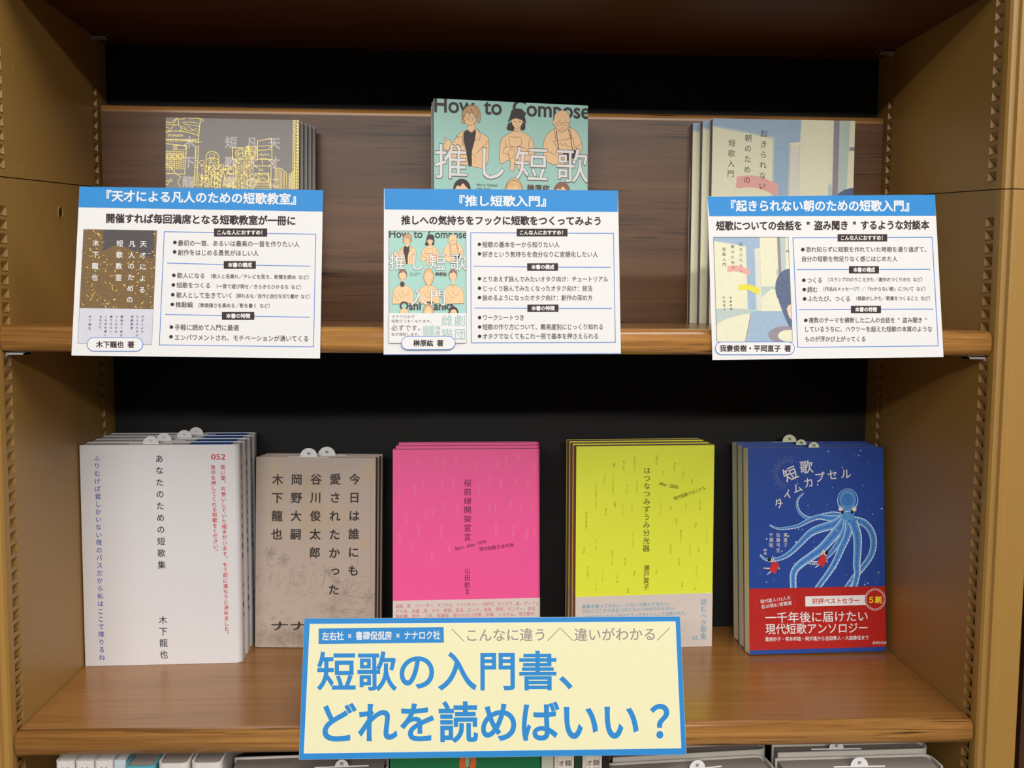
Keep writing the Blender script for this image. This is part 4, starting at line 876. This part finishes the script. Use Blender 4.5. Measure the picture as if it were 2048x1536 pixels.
g([(495, 500), (475, 930)], 6); g([(525, 500), (505, 930)], 5); g([(495, 500), (530, 500)], 5)
for k in range(16): g([(495-k*1.2, 515+k*26), (522-k*1.2, 525+k*26)], 4)
g([(165, 690), (200, 700), (235, 740), (260, 770), (300, 810), (330, 830), (300, 880), (330, 940)], 5, True)
g([(160, 880), (200, 870), (235, 880), (225, 850), (190, 910), (165, 900)], 4, True)
# domed tower, centre
g([(606, 730), (606, 600), (625, 565), (672, 552), (720, 570), (742, 610), (740, 720)], 6); gb(645, 582, 695, 622, 4)
for k in range(60): x, y = rg.uniform(612, 735), rg.uniform(640, 735); g([(x, y), (x+12, y+rg.choice((-8, 8)))], 3)
g([(610, 640), (640, 630), (700, 630), (740, 645)], 5, True)
for k in range(9): g([(520+k*34+rg.uniform(-6, 6), 940), (530+k*34, 700+rg.uniform(0, 90))], 4)
for k in range(240):
    x, y = rg.uniform(540, 900), rg.uniform(700, 940)
    if y < 800 and x < 600 and rg.random() < .6: continue
    q = [(x, y), (x+rg.uniform(-14, 14), y+rg.uniform(-10, 10)), (x+rg.uniform(-16, 16), y+rg.uniform(6, 22)), (x+rg.uniform(-20, 20), y+rg.uniform(-6, 20))]; g(q, 3.4)
gb(740, 695, 795, 750, 4); gc(560, 675, 25, 4)
# round sign building
gb(890, 515, 1035, 640, 6); gc(975, 577, 55, 5); gc(975, 577, 38, 4); g([(955, 560), (955, 590), (972, 590), (972, 560)], 5); g([(985, 575), (1000, 565), (1002, 590)], 5)
gb(1035, 500, 1160, 640, 5)
for k in range(40): x, y = rg.uniform(1040, 1150), rg.uniform(505, 632); gc(x, y, rg.uniform(6, 13), 3)
g([(1160, 440), (1310, 415), (1315, 640), (1160, 640), (1160, 440)], 6); g([(1160, 545), (1310, 535)], 5); g([(1175, 500), (1300, 490)], 5)
g([(1170, 585), (1190, 600), (1200, 575), (1215, 605), (1235, 580), (1250, 600), (1270, 580), (1290, 600)], 4, True)
for k in range(150): x, y = rg.uniform(890, 1110), rg.uniform(650, 960); g([(x, y), (x+rg.uniform(-22, 22), y+rg.uniform(-4, 22))], 3.6)
for k in range(12): g([(905+k*17, 650), (900+k*17, 960)], 3.4)
g([(1110, 700), (1130, 660), (1200, 632), (1270, 640), (1325, 690), (1340, 730)], 5, True); gb(1112, 712, 1305, 1000, 5); gb(1130, 790, 1280, 880, 5); gb(1175, 745, 1215, 765, 4)
for k in range(50): x, y = rg.uniform(1135, 1275), rg.uniform(795, 875); g([(x, y), (x+14, y+rg.uniform(-8, 8))], 4)
g([(1210, 640), (1210, 705)], 4)
for k in range(6): g([(1112, 890+k*18), (1305, 890+k*18)], 3.4)
g([(1350, 735), (1410, 735), (1470, 790), (1475, 960)], 5)
for k in range(8): g([(1350+k*14, 740+max(0, k-3)*11), (1345+k*15, 960)], 4)
for k in range(6): g([(1500+k*10, 800-k*8), (1496+k*10, 960)], 4)
# girder mast at the right edge
for x in (1545, 1562, 1590, 1606): g([(x, 210), (x-8, 960)], 5)
for k in range(22): g([(1545, 215+k*34), (1604, 235+k*34)], 4); g([(1600, 220+k*34), (1550, 245+k*34)], 3.4)
P.c[0] = base+14
P.V('天才による', (1340, 465), (1325, 465+852), 122, SILV, .03)if False else None
P.build()
SPr = Print(b, lambda x, y: (x*.001, -y*.001), base=.00012, place=lambda u, v, d: (w+d, u, v)); rg = random.Random(2)
for k in range(60):
    z = rg.uniform(2, 168); x = rg.uniform(.5, 3.4); SPr.line('spine_print', [(x, -z), (x+rg.uniform(-.6, .6), -z-rg.uniform(1, 5))], .25, rg.choice((GOLD, GOLD2)), layer=1+k % 6)
SPr.line('spine_print', [(.7, -1), (.7, -168)], .5, GOLD); SPr.build()
next_books(b, pose, 5, .0080, .0022, L.replace('%s slate', '%s from the front, slate'))

# pale teal book with drawn people
pose = [-0.05625, 0.11898, 0.29516, 0.14676, 0.03515]; w, h, t = .1324, .18591, .0152
L = '%s pale teal book with drawn people on the cover, behind the middle card'
b = book(L % 'front', 'pale teal books', pose, w, h, t, TEAL, PG_WHITE, r=.0022, c=.0006)
P = face_print(b, Q['center'], None, w, h)
S = P.sub([(98, 120), (940, 120), (940, 1345), (98, 1345)], Q['center'], (98, 120, 940, 1345))
S.c[0] = 2; people(S, 'illustration', low=False); P.build()
copy_book(b, L % 'rear', [pose[0]-.0012, pose[1]+.0172, pose[2], pose[3], pose[4]], ('lettering', 'illustration'))

# pale painted book
pose = [0.18656, 0.15914, 0.29482, 0.00912, 0.02057]; w, h, t = .12797, .18064, .0105
L = '%s cream and pale blue book, behind right card'
J_CREAM = flat('painted_cream_cover', (222, 220, 196), .4, .4, var=.03, scale=300)
b = book(L % 'frontmost', 'cream and pale blue books', pose, w, h, t, J_CREAM, pages('violet_grey_pages', (162, 154, 156), (136, 128, 132)), r=.0006, c=.0005)
P = Print(b, homog([(0, 0), (100, 0), (100, 141.2), (0, 141.2)], [(0, h), (w, h), (w, 0), (0, 0)]), (0, w, 0, h)); morning(P, 'illustration', full=False); P.build()
next_books(b, pose, 3, .0112, -.0062, L.replace('%s cream', '%s from the front, cream'), ('lettering',))
# ------------------------------------------------------------------ bottom row, cut off by the frame (tops of upright books)
ZB = ZLOW+.0001
W2 = flat('white_cloth_jacket', (226, 218, 212), .5, .3, var=.02); TEALB = flat('turquoise_jacket', (92, 172, 186), .4, .4); GREYS = flat('grey_print', (150, 140, 142), .6, .3); PALER = flat('pale_red_print', (206, 120, 112), .6, .3)
def spine_out(label, group, x, y, w_spine, depth, h, mc, mp, r=.002, c=.0008, hard=0, text=None, name='book', col=GREYS, ts=6):
    """a book with its spine towards the room: local x runs back from the fore-edge to the spine"""
    root = tag(empty(name, Matrix.Translation((x, y, ZB)) @ Matrix.Rotation(-PI/2, 4, 'Z') @ Matrix.Translation((-depth, 0, 0))), label, 'book', group)
    mesh_obj('cover', *prism_z(rnd_profile(depth, w_spine, r, c), 0, h), mc, root)
    box('page_block', (.003, depth-c-.0008-r*.5, c+.0002, w_spine-c-.0002, hard+.0002, h-max(hard, .0006)), mp, root)
    if text:
        # spine face looks along +x locally; u runs along local y
        Pn = Print(root, lambda a, b_: (a*.001, -b_*.001), base=.0001, place=lambda u, v, d: (depth+d, u, v)); 
        for (s, u, z0, z1, sz) in text: Pn.V(s, (u*1000, -z0*1000), (u*1000, -z1*1000), sz, col, .01)
        Pn.build()
    return root
def hgt(z): return z-ZB
for k, (xl, lab) in enumerate(((-.3275, 'leftmost'), (-.3135, 'second'), (-.2997, 'third'))):
    spine_out('thin white book spine in the bottom row, %s from the left' % lab, 'thin white spines in the bottom row', xl, -.0040, .0132, .125, hgt(-.0225), W2, PG_WHITE, r=.0025, text=[('リサーチ', .0068, hgt(-.0300), hgt(-.0630), 7)])
spine_out('pale blue-white thin spine in the bottom row, beside the three white spines', None, -.2857, -.0040, .0085, .125, hgt(-.0225), flat('pale_blue_jacket', (196, 208, 214), .5, .3), PG_WHITE, r=.001)
spine_out('turquoise hardback in the bottom row with grey page tops', None, -.2762, -.0100, .0215, .125, hgt(-.0245), TEALB, PG_GREY, r=.0045, c=.0014, hard=.0012)
for k, (xl, lab) in enumerate(((-.2528, 'left'), (-.2290, 'right'))):
    spine_out('%s one of two white hardbacks with pale red spine lettering in the bottom row' % lab, 'white hardbacks in the bottom row', xl, -.0095, .0220, .125, hgt(-.0230), W2, PG_GREY, r=.0050, c=.0014, hard=.0012, text=[('いて', .011, hgt(-.0290), hgt(-.0365), 6.5)], col=PALER)
def face_out(label, group, x, y, w, h, t, mc, mp, yaw=0, r=.004, c=.0013, hard=.0016):
    root = tag(empty('book', Matrix.Translation((x, y, ZB)) @ Matrix.Rotation(yaw, 4, 'Z')), label, 'book', group)
    mesh_obj('cover', *prism_z(rnd_profile(w, t, r, c), 0, h), mc, root)
    box('page_block', (hard, w-c-.002, c+.0002, t-c-.0002, hard, h-hard), mp, root)
    box('back_hinge_strip', (w-.010, w-.0045, c+.0004, t-c-.0004, h-.0012, h-.0002), J_BROWN, root) if False else None
    return root
g1 = face_out('thick grey-paged book in the bottom row, left of the green book', None, -.2035, -.0060, .1170, hgt(-.0345), .030, W2, PG_GREY, yaw=.045, r=.006)
GREEN = flat('green_cover', (30, 112, 66), .4, .4, var=.05, scale=150); ORANGE = flat('orange_print', (214, 96, 52), .5, .3)
gb_ = face_out('green book with orange ring flower in the bottom row, under the cream card', None, -.0850, -.0035, .1120, hgt(-.0235), .020, GREEN, PG_CREAM, yaw=.02, r=.001, c=.0005, hard=.0006)
P = Print(gb_, lambda x, y: (x*.001, hgt(-.0235)-y*.001), (0, .112, 0, hgt(-.0235))); P.base = .0001
P.ell('illustration', 57.5, 5.5, 6.3, 9.5, ORANGE, 28); P.ell('illustration', 57.5, 4, 2.2, 6.5, GREEN, 20); P.ell('illustration', 57.2, 4, 1.6, 5.4, flat('sage_print', (140, 170, 140), .5, .3), 20); P.ell('illustration', 86, 16, 5, 5.5, ORANGE, 20); P.build()
SAGE = flat('pale_sage_jacket', (188, 192, 172), .5, .3); DKG = flat('dark_green_jacket', (40, 64, 44), .5, .3)
spine_out('pale sage thin book spine in the bottom row, right of the green book', None, .0275, -.0035, .0092, .125, hgt(-.0225), SAGE, PG_CREAM, r=.001)
for xl, lab in ((.0372, 'left'), (.0582, 'right')):
    s = spine_out('%s one of two cream spines with boxed Japanese lettering in the bottom row' % lab, 'cream spines in the bottom row', xl, -.0035, .0148, .125, hgt(-.0225), flat('cream_spine_jacket', (224, 216, 200), .5, .3), PG_CREAM, r=.001, text=[('韓国フェ', .0103, hgt(-.0300), hgt(-.0480), 4.6), ('オタク', .0052, hgt(-.0300), hgt(-.0415), 4.6)], col=INK2)
    Pn = Print(s, lambda a, b_: (a*.001, -b_*.001), base=.0001, place=lambda u, v, d: (.125+d, u, v))
    Pn.line('spine_box', [(2.0, -hgt(-.024)*1000), (2.0, -60), (12.9, -60), (12.9, -hgt(-.024)*1000)], .3, PALER); Pn.build()
spine_out('dark green thin spine between the two cream spines in the bottom row', None, .0524, -.0030, .0054, .125, hgt(-.0225), DKG, PG_CREAM, r=.0005)
spine_out('dark brown thin spine in the bottom row, right of the cream spines', None, .0734, -.0030, .0052, .125, hgt(-.0225), flat('black_brown_jacket', (40, 32, 28), .5, .3), PG_CREAM, r=.0005)
GJ = flat('grey_white_jacket', (206, 200, 190), .45, .4, var=.02)
def slip_at(x, y, z, label, rr, yaw=0, bw=.04, tilt=0):
    r = empty('tmp', Matrix.Translation((x, y, z)) @ Matrix.Rotation(yaw, 4, 'Z') @ Matrix.Rotation(tilt, 4, 'X')); s = slip(r, 0, 0, 0, label, rr=rr, bw=bw, ch='定価'[0]); bpy.data.objects.remove(r); return s
for lab, x, y, w_, t_, z, yw in (('front grey-paged hardback of the left pair', .0800, -.0165, .1255, .0270, -.0370, .085), ('rear grey-paged hardback of the left pair', .0835, .0125, .1240, .0150, -.0340, .085),
    ('front grey-paged hardback of the right pair', .2108, -.0120, .1240, .0265, -.0370, .03), ('rear grey-paged hardback of the right pair', .2130, .0165, .1225, .0150, -.0340, .03)):
    face_out(lab+', right of the bottom row', 'grey hardbacks at the right of the bottom row', x, y, w_, hgt(z), t_, GJ, PG_GREY, yaw=yw, r=.007, c=.0014)
slip_at(.146, .0005, -.0382, 'white round slip tab on the front left grey hardback of the bottom row', .0065, .2)
slip_at(.271, .0005, -.0382, 'white round slip tab on the front right grey hardback of the bottom row', .0068)
slip_at(.262, .024, -.0352, 'pale slip tab on the rear right grey hardback of the bottom row', .0058)
slip_at(-.122, .008, -.0358, 'pale slip on top of the thick grey-paged book in the bottom row', .0050, .05)
bpy.context.view_layer.update()
